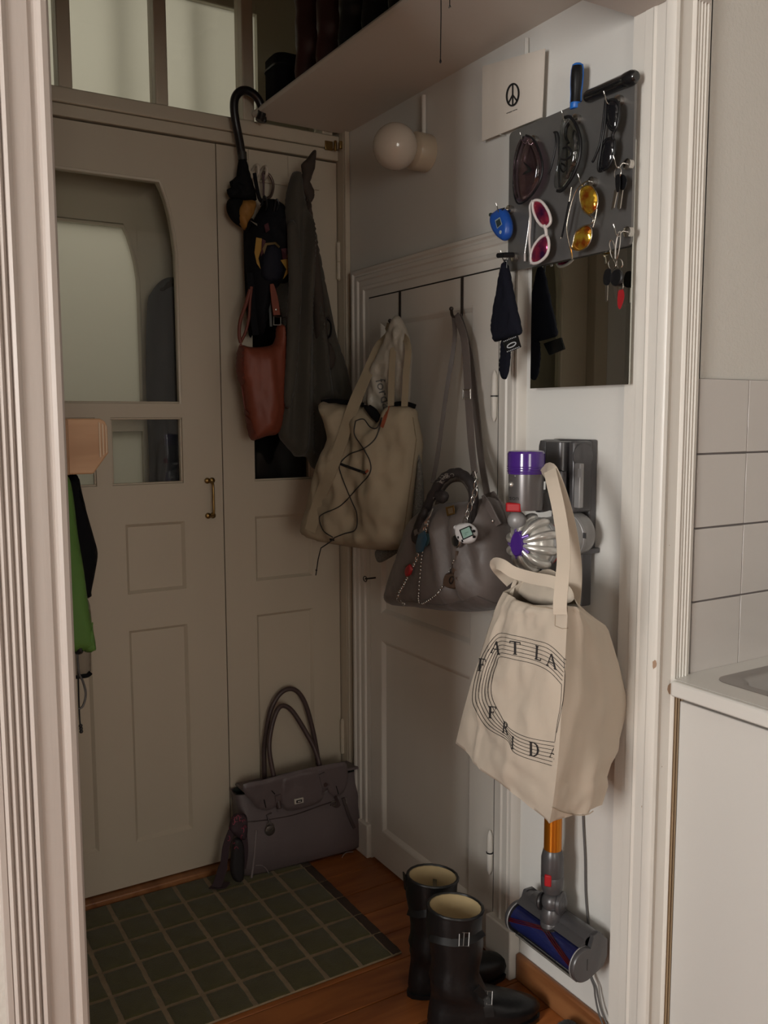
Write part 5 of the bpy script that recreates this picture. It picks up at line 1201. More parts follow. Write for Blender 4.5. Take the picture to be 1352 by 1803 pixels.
cb_ = Vector((bodyc.x, bodyc.y, 0))
def zat(z): return cb_ + Vector((0, 0, z))
m = MB(); n = 40; R = []
for z, r, rib in ((zz(834), .0385, 0), (zz(818), .0395, 0), (zz(815), .0395, 1), (zz(798), .0395, 1), (zz(794.5), .037, 1), (zz(793), .030, 0)):
    R.append([zat(z) + Vector((math.cos(q), math.sin(q), 0)) * (r - (.0008 if rib and i % 2 else 0)) for i, q in enumerate([2 * math.pi * i / n for i in range(n)])])
m.rings(R).build('filter_cap', VPU, vc, smooth=30)
for k in range(3): MB().tube(loop(zat(zz(821 + 4 * k)), VX * .0397, VY * .0397, 32), .0011, 6, True).build('cap_ring', VPU, vc)
MB().lathe(zat(zz(897)), (0, 0, 1), [(.0345, 0), (.036, .01), (.0372, zz(836) - zz(897)), (.0372, zz(832) - zz(897))], 36).build('motor_housing', mat('vacuum_housing', (.16, .15, .15), .3, .6), vc, smooth=50)
th_ = cast_mesh([o for o in vc.children if o.name.startswith('motor_housing')])
decal(th_, text_polys('son', lambda x, y: (897 + x * 11.5, 880 + x * .6 - y * 11.5)), .0006).build('lettering', mat('black_ink', (.01, .01, .01), .7), vc, smooth=0)
h_ = on_bag(th_, 900, 853, .001, zat(zz(853))); MB().ball(h_, .0058, 14).build('indicator', VSL, vc, smooth=80)
MB().lathe(on_bag(th_, 907, 838, .0, zat(zz(838))), (-.8, -.6, 0), [(.0012, 0), (.0012, .0006)], 8).build('sensor_dot', VDK, vc)
h_ = on_bag(th_, 905, 893, -.003, zat(zz(893)))
MB().rings([[h_ + Vector((-.78, -.62, 0)) * (.0) + Vector((.62, -.78, 0)) * (.0165 * a * s_) + Vector((0, 0, .0095 * b * s_)) + Vector((-.78, -.62, 0)) * o_ for a, b in ((-1, -1), (1, -1), (1, 1), (-1, 1))] for o_, s_ in ((-.01, 1), (.006, 1), (.010, .85))]).build('release_button', VRD, vc, bevel=.002)
MB().ball(zat(zz(915)) + Vector((-.02, .004, 0)), .020, 18).build('neck_ball', mat('vacuum_light_grey', (.26, .255, .255), .4, .2), vc, smooth=80)
# cyclone cluster facing out from the wall
fd = Vector((-.93, -.10, .06)).normalized()     # where its nose points
MB().lathe(cyc - fd * .030, fd, [(.046, 0), (.053, .006), (.053, .020), (.048, .034), (.038, .046), (.022, .056), (.0, .06)], 40).build('cyclone_dome', VSL, vc, smooth=60)
MB().lathe(cyc - fd * .034, fd, [(.055, 0), (.056, .006), (.055, .012), (.050, .013)], 40).build('cyclone_rim', mat('vacuum_light_grey', (.26, .255, .255), .4, .2), vc, smooth=40)
MB().lathe(cyc - fd * .046, fd, [(.050, 0), (.052, .006), (.052, .012)], 40).build('red_rim', VRD, vc, smooth=40)
u_ = fd.cross(Vector((0, 0, 1))).normalized(); v_ = u_.cross(fd)
for k in range(10):
    a = 2 * math.pi * (k + .3) / 10; e = u_ * math.cos(a) + v_ * math.sin(a); s_ = fd.cross(e)
    P = [cyc + fd * .033 + e * .014, cyc + fd * .027 + e * .028, cyc + fd * .014 + e * .044, cyc - fd * .004 + e * .054, cyc - fd * .022 + e * .0555]
    MB().tube(crom([tuple(p) for p in P], 3), [.0045, .005, .006, .007, .0078, .0085, .009, .0095, .0098, .010, .010, .0095, .008], 10).build('cyclone', VSL, vc, smooth=70)
    if k % 2 == 0 and True:
        MB().tube([cyc + fd * .034 + e * .016 + s_ * .008, cyc + fd * .028 + e * .030 + s_ * .0085], [.0048, .0036], 8).build('violet_cap', VPL, vc, smooth=70)
nose = cyc + fd * .031
MB().rings([[nose + fd * o_ + u_ * (.0175 * s_ * math.cos(q)) + v_ * (.0265 * s_ * math.sin(q)) for q in [2 * math.pi * i / 28 for i in range(28)]] for o_, s_ in ((-.01, .9), (.0, 1), (.006, 1), (.0085, .9), (.0085, .1))]).build('nose_button', VPU, vc, smooth=40)
MB().rings([[nose + fd * o_ + u_ * (.0195 * math.cos(q)) + v_ * (.0285 * math.sin(q)) for q in [2 * math.pi * i / 28 for i in range(28)]] for o_ in (-.008, .002)]).build('nose_trim', VPL, vc, smooth=40)
tn = cast_mesh([o for o in vc.children if o.name.startswith('nose_button')])
decal(tn, strip_polys([(894, 930), (894, 942)], 1.1) + strip_polys([(888, 937.5), (901, 938.5)], 1.1) + strip_polys([(892, 944), (896, 944)], 1.2), .0006).build('button_mark', mat('pale_print', (.45, .46, .48), .6), vc, smooth=0)
# bin: horizontal cylinder running to the wall
bstart = cyc + Vector((.035, .004, .002)); bend = wz(1030, 938, .045); bend = Vector((XR - .025, cyc.y + .005, cyc.z + .014))
dv = (bend - bstart); LB = dv.length
BINM = mat('smoky_bin', (.22, .215, .21), .3, coat=.2)
MB().lathe(bstart, dv, [(.042, 0), (.047, .004), (.048, LB * .72), (.047, LB * .86), (.042, LB * .93), (.03, LB * .985), (0, LB)], 36).build('dust_bin', BINM, vc, smooth=60)
MB().lathe(bstart, dv, [(.0475, LB * .60), (.0492, LB * .61), (.0492, LB * .66), (.0475, LB * .67)], 36).build('bin_ring', VGL, vc, smooth=40)
MB().obox(wz(1029, 943, .09), Vector((.0006, 0, 0)), Vector((0, .0045, 0)), Vector((0, 0, .006))).build('bin_mark', VDK, vc)
# handle, trigger and battery between body and dock
hp_ = [cb_ + Vector((.03, .002, zz(838))), Vector((BX + .065, bodyc.y + .012, zz(836))), Vector((BX + .10, bodyc.y + .018, zz(845))), Vector((BX + .118, bodyc.y + .02, zz(880)))]
MB().tube(crom([tuple(p) for p in hp_], 5), .017, 14).build('handle', VDK, vc, smooth=70)
MB().tube([Vector((BX + .035, bodyc.y, zz(868))), Vector((BX + .045, bodyc.y, zz(900)))], .018, 12).build('trigger_guard', VDK, vc, smooth=60)
MB().rings([rrect(BX + .085, XR - .088, bodyc.y - .012, bodyc.y + .045, .012, z) for z in (zz(905), zz(860), zz(832))]).build('battery', VG, vc, bevel=.002)
WXY = Vector((1.332, 1.332 / math.tan(math.radians(31.2) + math.atan((983 - 676) / 1560)), 0))
zw = lambda py: up_at(983, py, WXY.x, WXY.y).z
MB().lathe((cyc.x + .045, cyc.y + .006, cyc.z - .085), (0.35, 0, 1), [(.026, 0), (.030, .01), (.032, .05)], 20).build('wand_socket', VDK, vc)
MB().lathe(cyc + Vector((.0, -.002, -.076)), (0, 0, 1), [(.004, 0), (.009, .006), (.011, .02), (.008, .03)], 14).build('bin_latch', VSL, vc)
MB().lathe((WXY.x, WXY.y, zw(1500)), (0, 0, 1), [(.0205, 0), (.0205, zw(1010) - zw(1500))], 28).build('wand', VOR, vc)
def vl(prof, name, m_, n_=28): return MB().lathe((WXY.x, WXY.y, 0), (0, 0, 1), prof, n_).build(name, m_, vc, smooth=40)
vl([(.021, zw(1570)), (.025, zw(1562)), (.026, zw(1555)), (.026, zw(1542)), (.0252, zw(1541)), (.026, zw(1540)), (.026, zw(1510)), (.0215, zw(1496)), (.0205, zw(1495))], 'wand_collar', VG)
q = Vector((WXY.x - .021, WXY.y - .010, zw(1543)))
MB().obox(q, Vector((-.75, -.5, 0)).normalized() * .006, Vector((.5, -.75, 0)).normalized() * .008, Vector((0, 0, .014))).build('wand_button', VRD, vc, bevel=.003)
jc = Vector((WXY.x, WXY.y, zw(1588)))
MB().ball(jc, .024, 20).build('joint_ball', VG, vc, smooth=80)
jd = Vector((.45, -.9, .05)).normalized()
MB().lathe(jc + jd * .012 + Vector((.006, 0, -.002)), jd, [(.024, 0), (.027, .003), (.027, .010), (.020, .013), (.020, .0135), (.014, .0155), (.014, .016), (.008, .018), (0, .0185)], 28).build('joint_disc', VG, vc, smooth=30)
MB().lathe(jc - jd * .018 + Vector((-.006, 0, -.002)), -jd, [(.020, 0), (.021, .004), (.018, .008), (0, .009)], 24).build('joint_disc', VDK, vc, smooth=40)
vl([(.0255, zw(1650)), (.0255, zw(1622)), (.0245, zw(1621)), (.0255, zw(1620)), (.0255, zw(1606)), (.020, zw(1598))], 'neck', VG)
# cleaner head along the wall
hl = wallp(.085).px(921, 1606); hr = wallp(.075).px(1036, 1706)
ax0 = Vector((XR - .088, hl.y + .010, (hl.z + hr.z) / 2)); ax1 = Vector((XR - .088, 1.352, (hl.z + hr.z) / 2))
zh = ax0.z
CLR = glass_mat('clear_cover', (.62, .62, .64), .06, .04)
def arc(c, r, a0, a1, n_=14): return [c + Vector((math.cos(math.radians(a0 + (a1 - a0) * k / n_)) * r, 0, math.sin(math.radians(a0 + (a1 - a0) * k / n_)) * r)) for k in range(n_ + 1)]
RH = .037
# clear front cover (facing the room), housing behind, brush inside
o0 = arc(ax0, RH, 95, 262); o1 = arc(ax1, RH, 95, 262)
MB().rings([o0, o1], False).build('clear_cover', CLR, vc, smooth=60)
brm = MB(); nb = 26; Rb = []
for k in range(25):
    t_ = k / 24; c = ax0.lerp(ax1, t_); Rb.append([c + Vector((math.cos(q), 0, math.sin(q))) * (.029 + .0015 * math.sin(q * 2 + t_ * 8)) for q in [2 * math.pi * i / nb for i in range(nb)]])
brm.rings(Rb); brm.build('brush_roll', VBL, vc, smooth=60)
bst = MB()
for k in range(120):
    t_ = k / 119; q = math.pi * .66 + 1.5 * abs(t_ - .5) * 2 * .65; c = ax0.lerp(ax1, t_); e = Vector((math.cos(q), 0, math.sin(q)))
    for dq in (-.12, .0, .12):
        e2 = Vector((math.cos(q + dq), 0, math.sin(q + dq))); bst.tube([c + e2 * .028 + Vector((0, dq * .01, 0)), c + e2 * .0352 + Vector((0, dq * .01, 0))], .0008, 4)
o = bst.build('red_bristles', mat('bristle_red', (.30, .02, .03), .6), vc); o['kind'] = 'stuff'
hsg = MB(); prof = [Vector((-.010, 0, RH + .001)), Vector((.012, 0, RH + .018)), Vector((.03, 0, RH + .022)), Vector((.06, 0, RH + .012)), Vector((.068, 0, RH - .01)), Vector((.068, 0, -.02)), Vector((.04, 0, -RH)), Vector((-.004, 0, -RH - .001)), Vector((.010, 0, -RH * .5)), Vector((.022, 0, 0)), Vector((.010, 0, RH * .7))]
hsg.rings([[ax0 + p for p in prof], [ax1 + p for p in prof]]); hsg.build('head_housing', VG, vc, smooth=40)
up0 = ax0 + Vector((.028, -.02, RH + .008)); up1 = ax1 + Vector((.028, .0, RH + .008))
MB().tube([up0, up0 + Vector((0, -.005, 0)), up1], [.018, .022, .022], 18).build('upper_barrel', VG, vc, smooth=60)
for c, sgn in ((ax1, -1), (ax0, 1)):
    e = MB(); P = arc(c, RH + .002, 70, 290, 20) + [c + Vector((.055, 0, -.02)), c + Vector((.066, 0, .0)), c + Vector((.066, 0, .04)), c + Vector((.045, 0, .06)), c + Vector((.022, 0, .061))]
    ctr = sum(P, Vector()) / len(P)
    e.rings([P, [p + Vector((0, sgn * .008, 0)) for p in P], [ctr + (p - ctr) * .93 + Vector((0, sgn * .011, 0)) for p in P]]); e.build('end_cap', VG, vc, smooth=40)
    MB().tube(arc(c + Vector((0, -sgn * .001, 0)), RH + .0015, 75, 285, 20), .0016, 6).build('end_rim', VGL, vc, smooth=60)
MB().box(ax1.x + .002, ax1.y - .0116, zh - .012, ax1.x + .0045, ax1.y - .0108, zh + .014).build('coin_slot', VDK, vc)
MB().tube([ax0 + Vector((-.012, -.004, -RH - .002)), ax1 + Vector((-.012, .004, -RH - .002))], .004, 8).build('felt_strip', mat('felt_grey', (.12, .115, .10), .9), vc)
# charger cord
cordm = mat('grey_cord', (.085, .08, .078), .5)
pcd = thing('power_cord', tuple(wz(1045, 1700, .008)), 'thin grey charger cord running down the wall behind the vacuum', 'cord')
MB().tube([wz(x, y, .006) for x, y in crom([(1012, 1000), (1024, 1200), (1026, 1400), (1027, 1450), (1030, 1510), (1031, 1570), (1035, 1620), (1042, 1668), (1046, 1700)], 6)], .0026, 8).build('upper_run', cordm, pcd, smooth=70)
for dx in (0, 5): MB().tube([wz(x + dx * t_, y, .022) for (x, y), t_ in zip(crom([(1030, 1690), (1040, 1722), (1046, 1738), (1048, 1755), (1053, 1780), (1062, 1806)], 5), [0.2 + .05 * i for i in range(30)])], .0022, 8).build('lower_run', cordm, pcd, smooth=70)

# ================================================================== canvas tote on the vacuum
NAT = mat('natural_canvas', (0.54, 0.462, 0.375), 0.85, var=.07, vscale=7, weave=.12, wscale=900)
nt_ = thing('printed_tote', tuple(up_at(950, 1450, 1.2, 1.38)), 'natural canvas tote printed with black serif letters in a ring, hung on vacuum', 'tote bag')
FPl = Plane((1.165, 1.608), (1.115, 1.212)); RPl = Plane((1.115, 1.212), (1.385, 1.312))
BKl = Plane((1.30, 1.60), (1.385, 1.315))
NL = 40
Lp = crom([(886, 1042), (874, 1066), (858, 1112), (843, 1160), (831, 1197), (815, 1255), (802, 1309)], 8)
Fp = crom([(1000, 1067), (997, 1120), (994, 1180), (989, 1250), (983, 1330), (975, 1400), (967, 1450)], 8)
Rp = lin([(1030, 1066), (1070, 1105), (1089, 1168), (1107, 1240), (1091, 1300), (1069, 1367), (1071, 1383), (1060, 1417)], 8)
def resamp(P, n_):
    out = []
    for k in range(n_):
        f = k * (len(P) - 1) / (n_ - 1); i = min(int(f), len(P) - 2); out.append(tuple(P[i][q] + (P[i + 1][q] - P[i][q]) * (f - i) for q in range(2)))
    return out
Lp, Fp, Rp = resamp(Lp, NL), resamp(Fp, NL), resamp(Rp, NL)
NF, NR, NBk = 46, 28, 16
Rg = []
for k in range(NL):
    t_ = k / (NL - 1); A = FPl.px(*Lp[k]); B = FPl.px(*Fp[k]); C_ = RPl.px(*Rp[k])
    if k <= 4: C_ = C_ - RPl.u * (.005 * (5 - k))
    row = []
    sag = (1 - t_) ** 6 * .004
    for i in range(NF):
        s_ = i / NF; p = A.lerp(B, s_); bul = .030 * math.sin(math.pi * s_) * (0.35 + .65 * math.sin(math.pi * min(1, t_ * 1.05))) * (1 - .55 * max(0, t_ - .75) / .25)
        # crease running down a third of the way across
        cr_ = -.005 * math.exp(-((s_ - (.24 + .05 * t_)) / .04) ** 2) * math.exp(-((t_ - .3) / .35) ** 2) + .006 * math.exp(-((s_ - .55) / .05) ** 2) * math.exp(-((t_ - .05) / .10) ** 2)
        cr_ += .010 * math.exp(-((s_ - (.13 + .14 * t_)) / .025) ** 2) * math.sin(math.pi * min(1, t_ * .8 + .1)) + .007 * math.exp(-((t_ - .10 - .04 * math.sin(s_ * 6)) / .022) ** 2) * math.exp(-((s_ - .6) / .28) ** 2) - .006 * math.exp(-((t_ - .80 - .05 * s_) / .02) ** 2) * math.sin(math.pi * s_) + .006 * math.exp(-((s_ - .62 + .25 * (t_ - .85)) / .03) ** 2) * math.exp(-((t_ - .9) / .12) ** 2)
        dr = -.010 * math.sin(math.pi * s_) ** 2 * math.exp(-((t_ - .0) / .06) ** 2)
        nz = .011 * noise.fractal(Vector((s_ * 3.2, t_ * 4.5, 1.7)), .9, 2.0, 3) * math.sin(math.pi * s_) ** .5
        row.append(p + FPl.n * (bul + cr_ + nz) + Vector((0, 0, dr)))
    for i in range(NR):
        s_ = i / NR; p = B.lerp(C_, s_); bul = .010 * math.sin(math.pi * s_) * math.sin(math.pi * min(1, t_ * .9 + .1))
        cr_ = .012 * math.exp(-((s_ - .45 - .15 * t_) / .10) ** 2) * t_ + .009 * math.exp(-((t_ - .86 + .25 * s_) / .04) ** 2) * s_ + .006 * math.exp(-((s_ - .3 + .3 * t_) / .05) ** 2) * (1 - t_) - .008 * math.exp(-((t_ - .80 + .12 * s_) / .05) ** 2) * math.sin(math.pi * s_)
        nz = .008 * noise.fractal(Vector((s_ * 2.6 + 9, t_ * 4.0, 5.1)), .9, 2.0, 3) * math.sin(math.pi * s_) ** .5
        row.append(p + RPl.n * (bul + cr_ + nz))
    D_ = A + Vector((.10, .02, 0)) if k else A + Vector((.07, .0, .02))
    for i in range(NBk):
        s_ = i / NBk; q0 = C_.lerp(D_, s_); 
        if s_ > .8: q0 = C_.lerp(D_, .8).lerp(A, (s_ - .8) / .2 * .9)
        row.append(q0 + Vector((0, 0, (.045 * math.sin(math.pi * s_) if k == 0 else .03 * math.sin(math.pi * s_) * (1 - t_) ** 8))))
    Rg.append(row)
bm_ = MB(); bm_.rings(Rg, True, False, True)
tbody = bm_.build('body', NAT, nt_, smooth=80)
so_ = tbody.modifiers.new('cloth', 'SOLIDIFY'); so_.thickness = .0016; so_.offset = -1
tt = cast_mesh([tbody])
def ont(x, y, off=.002): return on_bag(tt, x, y, off, FPl.px(x, y, .03))
SEAM = mat('canvas_seam', (.36, .29, .215), .9)
MB().tube([ont(x, y, .0006) for x, y in lin([(893, 1043), (910, 1053)], 4) + lin([(915, 1056), (940, 1067), (970, 1071), (996, 1073)], 4)], .0013, 5).build('hem', SEAM, nt_, smooth=60)
MB().tube([ont(x, y, .0004) for x, y in lin([(885, 1405), (920, 1420), (965, 1436)], 4)], .001, 5)
MB().tube([ont(x, y, .0006) for x, y in crom([(972, 1421), (990, 1429), (1015, 1435), (1034, 1434), (1044, 1428)], 5)], .0011, 5).build('bottom_seam', SEAM, nt_, smooth=60)
# inner fold seen above the front rim
IN_ = Plane((1.20, 1.60), (1.17, 1.22))
ii = puff(IN_, [(905, 1034), (912, 1022), (940, 1020), (975, 1024), (1002, 1032), (1010, 1056), (985, 1064), (940, 1062), (922, 1052)], .010, .004, .02, .006, wr=.004, wf=20).build('inner_fold', NAT, nt_, smooth=80)
def hband(spec, w, name, nrm=None, n_=6):
    P = [Plane((x0, 0), (x0, 1)).px(px, py) if False else Vector(up_at(px, py, x0, x0 / math.tan(math.radians(31.2) + math.atan((px - 676) / 1560)))) for px, py, x0 in spec]
    P = [Vector(p) for p in crom([tuple(p) for p in P], n_)]
    N_ = []
    for p in P: N_.append(((CAM - p).normalized() + Vector((-.3, 0, 0))).normalized())
    return MB().band(P, w, .0028, N_).build(name, NAT, nt_, smooth=60)
hband([(989, 1082, 1.098), (988, 1062, 1.098), (991, 1020, 1.11), (993, 985, 1.125), (990, 940, 1.145), (981, 890, 1.16), (971, 850, 1.175), (966, 829, 1.19)], .025, 'handle')
hband([(956, 838, 1.235), (962, 830, 1.215), (968, 829, 1.195), (985, 870, 1.19), (1001, 925, 1.19), (1011, 980, 1.19), (1014, 1020, 1.20), (1012, 1060, 1.22), (1010, 1080, 1.22)], .027, 'handle')
hband([(900, 1026, 1.18), (884, 1010, 1.16), (875, 1000, 1.14), (872, 992, 1.13), (884, 995, 1.125), (905, 1008, 1.135), (940, 1018, 1.15), (978, 1026, 1.17), (1000, 1045, 1.19)], .024, 'handle')
hband([(899, 1054, 1.16), (903, 1035, 1.16), (909, 1022, 1.17), (918, 1030, 1.18), (930, 1048, 1.18)], .008, 'loop_tape')
MB().tube([ont(x, y, .0008) for x, y in lin([(978, 1070), (977, 1102), (990, 1107), (1000, 1106)], 4)], .0008, 5).build('stitch_box', SEAM, nt_, smooth=60)
# printed ring of seven lines and the letters
INKP = mat('tote_ink', (.018, .016, .016), .8)
o_top = [(832, 1228), (838, 1190), (852, 1150), (876, 1117), (905, 1119), (940, 1127), (968, 1136), (996, 1162)]
i_top = [(865, 1212), (868, 1190), (874, 1172), (881, 1157), (910, 1162), (943, 1170), (968, 1183), (989, 1205)]
o_bot = [(832, 1228), (838, 1250), (858, 1281), (893, 1303), (903, 1322), (920, 1332), (945, 1340), (972, 1348)]
i_bot = [(865, 1212), (868, 1232), (880, 1256), (893, 1278), (907, 1289), (925, 1297), (950, 1303), (977, 1307)]
def mixl(a, b, f): return [tuple(p[i] * (1 - f) + q_[i] * f for i in range(2)) for p, q_ in zip(a, b)]
for k in range(7):
    f = k / 6; full = mixl(o_top, i_top, f)[::-1] + mixl(o_bot, i_bot, f)[1:]
    decal(tt, strip_polys(crom(full, 14), .9), .0009).build('ring_line', INKP, nt_, smooth=0)
for fx_ in ((993, 1205), ): pass
for q in ([(989, 1205), (987, 1240), (981, 1275), (977, 1306)], [(993, 1160), (994, 1200), (990, 1240), (980, 1290)]): decal(tt, strip_polys(crom(q, 5), .8), .0005).build('ring_line', INKP, nt_, smooth=0)
SER = {   # strokes: x0,y0,x1,y1,width in a unit em, serif bars included
 'A': [(.05, 0, .45, 1, .05), (.45, 1, .85, 0, .13), (.2, .36, .68, .36, .05), (-.06, .02, .2, .02, .045), (.68, .02, 1.0, .02, .045)],
 'T': [(.42, 0, .42, 1, .13), (.0, .97, .84, .97, .055), (.015, .8, .015, .98, .04), (.825, .8, .825, .98, .04), (.26, .02, .58, .02, .045)],
 'L': [(.2, 0, .2, 1, .13), (.05, .98, .36, .98, .045), (.05, .025, .62, .025, .055), (.61, .02, .64, .22, .04)],
 'F': [(.2, 0, .2, 1, .13), (.05, .97, .68, .97, .055), (.67, .78, .67, .98, .04), (.2, .52, .5, .52, .05), (.5, .42, .5, .62, .035), (.05, .02, .38, .02, .045)],
 'I': [(.2, 0, .2, 1, .13), (.05, .98, .36, .98, .045), (.05, .02, .36, .02, .045)],
 'R': [(.2, 0, .2, 1, .13), (.05, .98, .4, .98, .045), (.05, .02, .36, .02, .045), (.4, .98, .56, .9, .07), (.56, .9, .6, .74, .11), (.6, .74, .5, .58, .09), (.5, .58, .2, .52, .05), (.4, .54, .75, .02, .11), (.7, .02, .85, .02, .045)],
 'D': [(.2, 0, .2, 1, .13), (.05, .98, .45, .98, .045), (.05, .02, .45, .02, .045), (.45, .97, .68, .85, .07), (.68, .85, .78, .62, .11), (.78, .62, .79, .4, .13), (.79, .4, .7, .18, .11), (.7, .18, .45, .03, .07)]}
for ch_, x, y, ex, ey in (('A', 864, 1149, (17, 4.5), (2.5, -22)), ('T', 898, 1151, (22, 3), (0, -23)), ('L', 941, 1160, (18, 6), (1.5, -24)), ('A', 963, 1171, (18, 9), (0, -24)), ('F', 841, 1181, (18, 2), (2, -22)),
                          ('F', 859, 1264, (20, 2), (1, -21)), ('R', 884, 1289, (13, 6), (2, -20)), ('I', 900, 1317, (12, 7), (1, -22)), ('D', 931, 1330, (21, 4), (0, -25)), ('A', 968, 1333, (11, 5), (4, -22))):
    pol = []
    for a0, b0, a1, b1, w in SER[ch_]:
        dx, dy = a1 - a0, b1 - b0; l = math.hypot(dx, dy); w = w * 1.25 + .015; nx, ny = -dy / l * w / 2, dx / l * w / 2
        for s0, s1 in [(q_ / 6, (q_ + 1) / 6) for q_ in range(6)]:
            quad = [(a0 + dx * s0 + nx, b0 + dy * s0 + ny), (a0 + dx * s1 + nx, b0 + dy * s1 + ny), (a0 + dx * s1 - nx, b0 + dy * s1 - ny), (a0 + dx * s0 - nx, b0 + dy * s0 - ny)]
            pol.append([(x + ex[0] * u + ey[0] * v, y + ex[1] * u + ey[1] * v) for u, v in quad])
    pol = [q_ for q_ in pol if not (y > 1250 and max(p_[0] for p_ in q_) > 976.5)]
    decal(tt, pol, .0012).build('printed_letter', INKP, nt_, smooth=0)

# ================================================================== handbag on the floor
PLUM = mat('plum_brown_leather', (0.125, 0.096, 0.098), 0.45, var=.2, vscale=9, bump=.25, bscale=90)
PLPI = mat('plum_piping', (.20, .165, .165), .45); LOCKM = mat('pale_nickel', (.62, .58, .53), .35, .35)
PLUMD = mat('plum_edge', (0.05, 0.032, 0.032), 0.5); HNDL = mat('dark_handle_leather', (.06, .036, .034), .45)
GRN = mat('dark_green_lining', (.022, .026, .02), .9)
fbg = thing('plum_handbag', (1.17, 2.50, 0), 'plum-brown leather flap handbag with two tall handles standing on floor by the door', 'handbag')
FA = Plane((.945, 2.545), (1.395, 2.520), lean=0.0)
u0 = FA.uv(FA.px(412, 1480))[0]; u1 = FA.uv(FA.px(633, 1440))[0]
zt2 = FA.px(430, 1378).z; uc, hwid = (u0 + u1) / 2, (u1 - u0) / 2
def fring(z, wa, dep, off, wob=0.0):
    n_ = 48; P = []
    for k in range(n_):
        q = 2 * math.pi * k / n_; c, s_ = math.cos(q), math.sin(q); e = .32
        a = abs(c) ** e * (1 if c > 0 else -1) * wa; b = abs(s_) ** e * (1 if s_ > 0 else -1) * dep
        P.append(FA.w(uc + a, z + wob * noise.noise(Vector((a * 20, b * 9, z * 9))), b + off + wob * noise.noise(Vector((a * 14, z * 14, 3)))))
    return P
body = MB().rings([fring(.0104, hwid * .93, .052, .0), fring(.018, hwid * 1.0, .058, .0), fring(.05, hwid * 1.01, .060, .0, .006), fring(.10, hwid * 1.0, .057, .0, .009), fring(.16, hwid * .97, .050, -.004, .009), fring(zt2 * .76, hwid * .97, .043, -.008, .006), fring(zt2 * .90, hwid * 1.0, .038, -.012, .003), fring(zt2 * .9, hwid * .97, .034, -.012), fring(zt2 * .7, hwid * .92, .03, -.012)], True, True, True).build('body', PLUM, fbg, smooth=75)
MB().rings([fring(zt2 * .905, hwid * .96, .033, -.012), fring(zt2 * .70, hwid * .9, .03, -.012)], True, False, True).build('lining', GRN, fbg, smooth=60)
FL = FA
def flap(pts, d, nm, m_=PLUM, t_=.005): return puff(FL, pts, t_, .004, .006, .008, d0=d, smooth_px=2, wr=.002, wf=20).build(nm, m_, fbg, smooth=70)
# flap over the top: back edge to front lobes
flap([(428, 1381), (460, 1374), (500, 1363), (545, 1352), (590, 1344), (608, 1342), (612, 1356), (612, 1378), (604, 1396), (592, 1403), (580, 1396), (575, 1382), (570, 1400), (562, 1413), (535, 1423), (512, 1428), (499, 1424), (493, 1405), (486, 1420), (470, 1427), (455, 1424), (447, 1416), (441, 1408), (432, 1400)], .048, 'flap')
flap([(496, 1400), (497, 1372), (520, 1364), (560, 1355), (569, 1396), (562, 1412), (535, 1422), (512, 1426), (500, 1422)], .052, 'centre_flap')
MB().rings([[FL.w(u0 + .02, zt2 * .93, -.045), FL.w(u1 - .02, zt2 * .93, -.045), FL.w(u1 - .02, zt2 * .955, .046), FL.w(u0 + .02, zt2 * .955, .046)], [FL.w(u0 + .025, zt2 * .95, -.045), FL.w(u1 - .025, zt2 * .95, -.045), FL.w(u1 - .025, zt2 * .985, .046), FL.w(u0 + .025, zt2 * .985, .046)]]).build('top_panel', PLUM, fbg, bevel=.003)
tf = cast_mesh([o for o in fbg.children])
def onf(x, y, off=.002): return on_bag(tf, x, y, off, FL.px(x, y, .06))
def ftube(pts, r, nm, m_, n_=5, cl_=False): return MB().tube([onf(x, y, r * .4) for x, y in crom(pts, n_, cl_)], r, 6, cl_).build(nm, m_, fbg, smooth=60)
ftube([(430, 1447), (450, 1446), (480, 1442), (520, 1434), (560, 1420), (590, 1410)], .0018, 'front_seam', PLUMD)
ftube([(451, 1462), (449, 1490), (446, 1520), (442, 1552)], .0034, 'side_piping', PLPI)
ftube([(450, 1524), (461, 1524), (471, 1533), (475, 1547)], .0016, 'corner_patch', PLPI)
ftube([(597, 1540), (600, 1515), (608, 1502), (622, 1500)], .0016, 'corner_patch', PLPI)
for a_, b_ in (((465, 1408), (468, 1422)), ((592, 1384), (596, 1398)), ((478, 1392), (484, 1398))): MB().tube([onf(*a_, .001), onf(*b_, .001)], .0018, 5).build('flap_slit', BLACK, fbg)
lk = onf(526, 1410, .004)
MB().obox(lk, FL.u * .0155, FL.n * .003, Vector((0, 0, .0085))).build('lock_plate', LOCKM, fbg, bevel=.001)
MB().obox(lk + FL.n * .0035, FL.u * .010, FL.n * .001, Vector((0, 0, .0045))).build('lock_slot', BLACK, fbg, bevel=.001)
MB().tube([lk + FL.n * .005 - FL.u * .006, lk + FL.n * .005 + FL.u * .005], .0022, 8).build('turn_lock', CHROME, fbg)
def hpath(pts, d0_, d1_): n_ = len(pts); return [FL.px(x, y, d0_ + (d1_ - d0_) * math.sin(math.pi * i / (n_ - 1))) for i, (x, y) in enumerate(pts)]
MB().tube(hpath(crom([(466, 1376), (465, 1340), (466, 1308), (475, 1256), (490, 1225), (508, 1213), (525, 1219), (539, 1243), (551, 1287), (558, 1325), (562, 1352)], 5), -.03, -.045), .0078, 10).build('handle', HNDL, fbg, smooth=70)
MB().tube(hpath(crom([(492, 1424), (485, 1382), (474, 1322), (478, 1280), (489, 1249), (501, 1243), (516, 1254), (537, 1287), (556, 1324), (567, 1368), (573, 1382)], 5), .058, -.02), .0078, 10).build('handle', HNDL, fbg, smooth=70)
MB().band([onf(x, y, .004) for x, y in lin([(489, 1400), (493, 1425), (493, 1432)], 3)], [.02, .02, .02, .021, .021, .016, .006], .004, FL.n).build('handle_tab', PLUM, fbg)
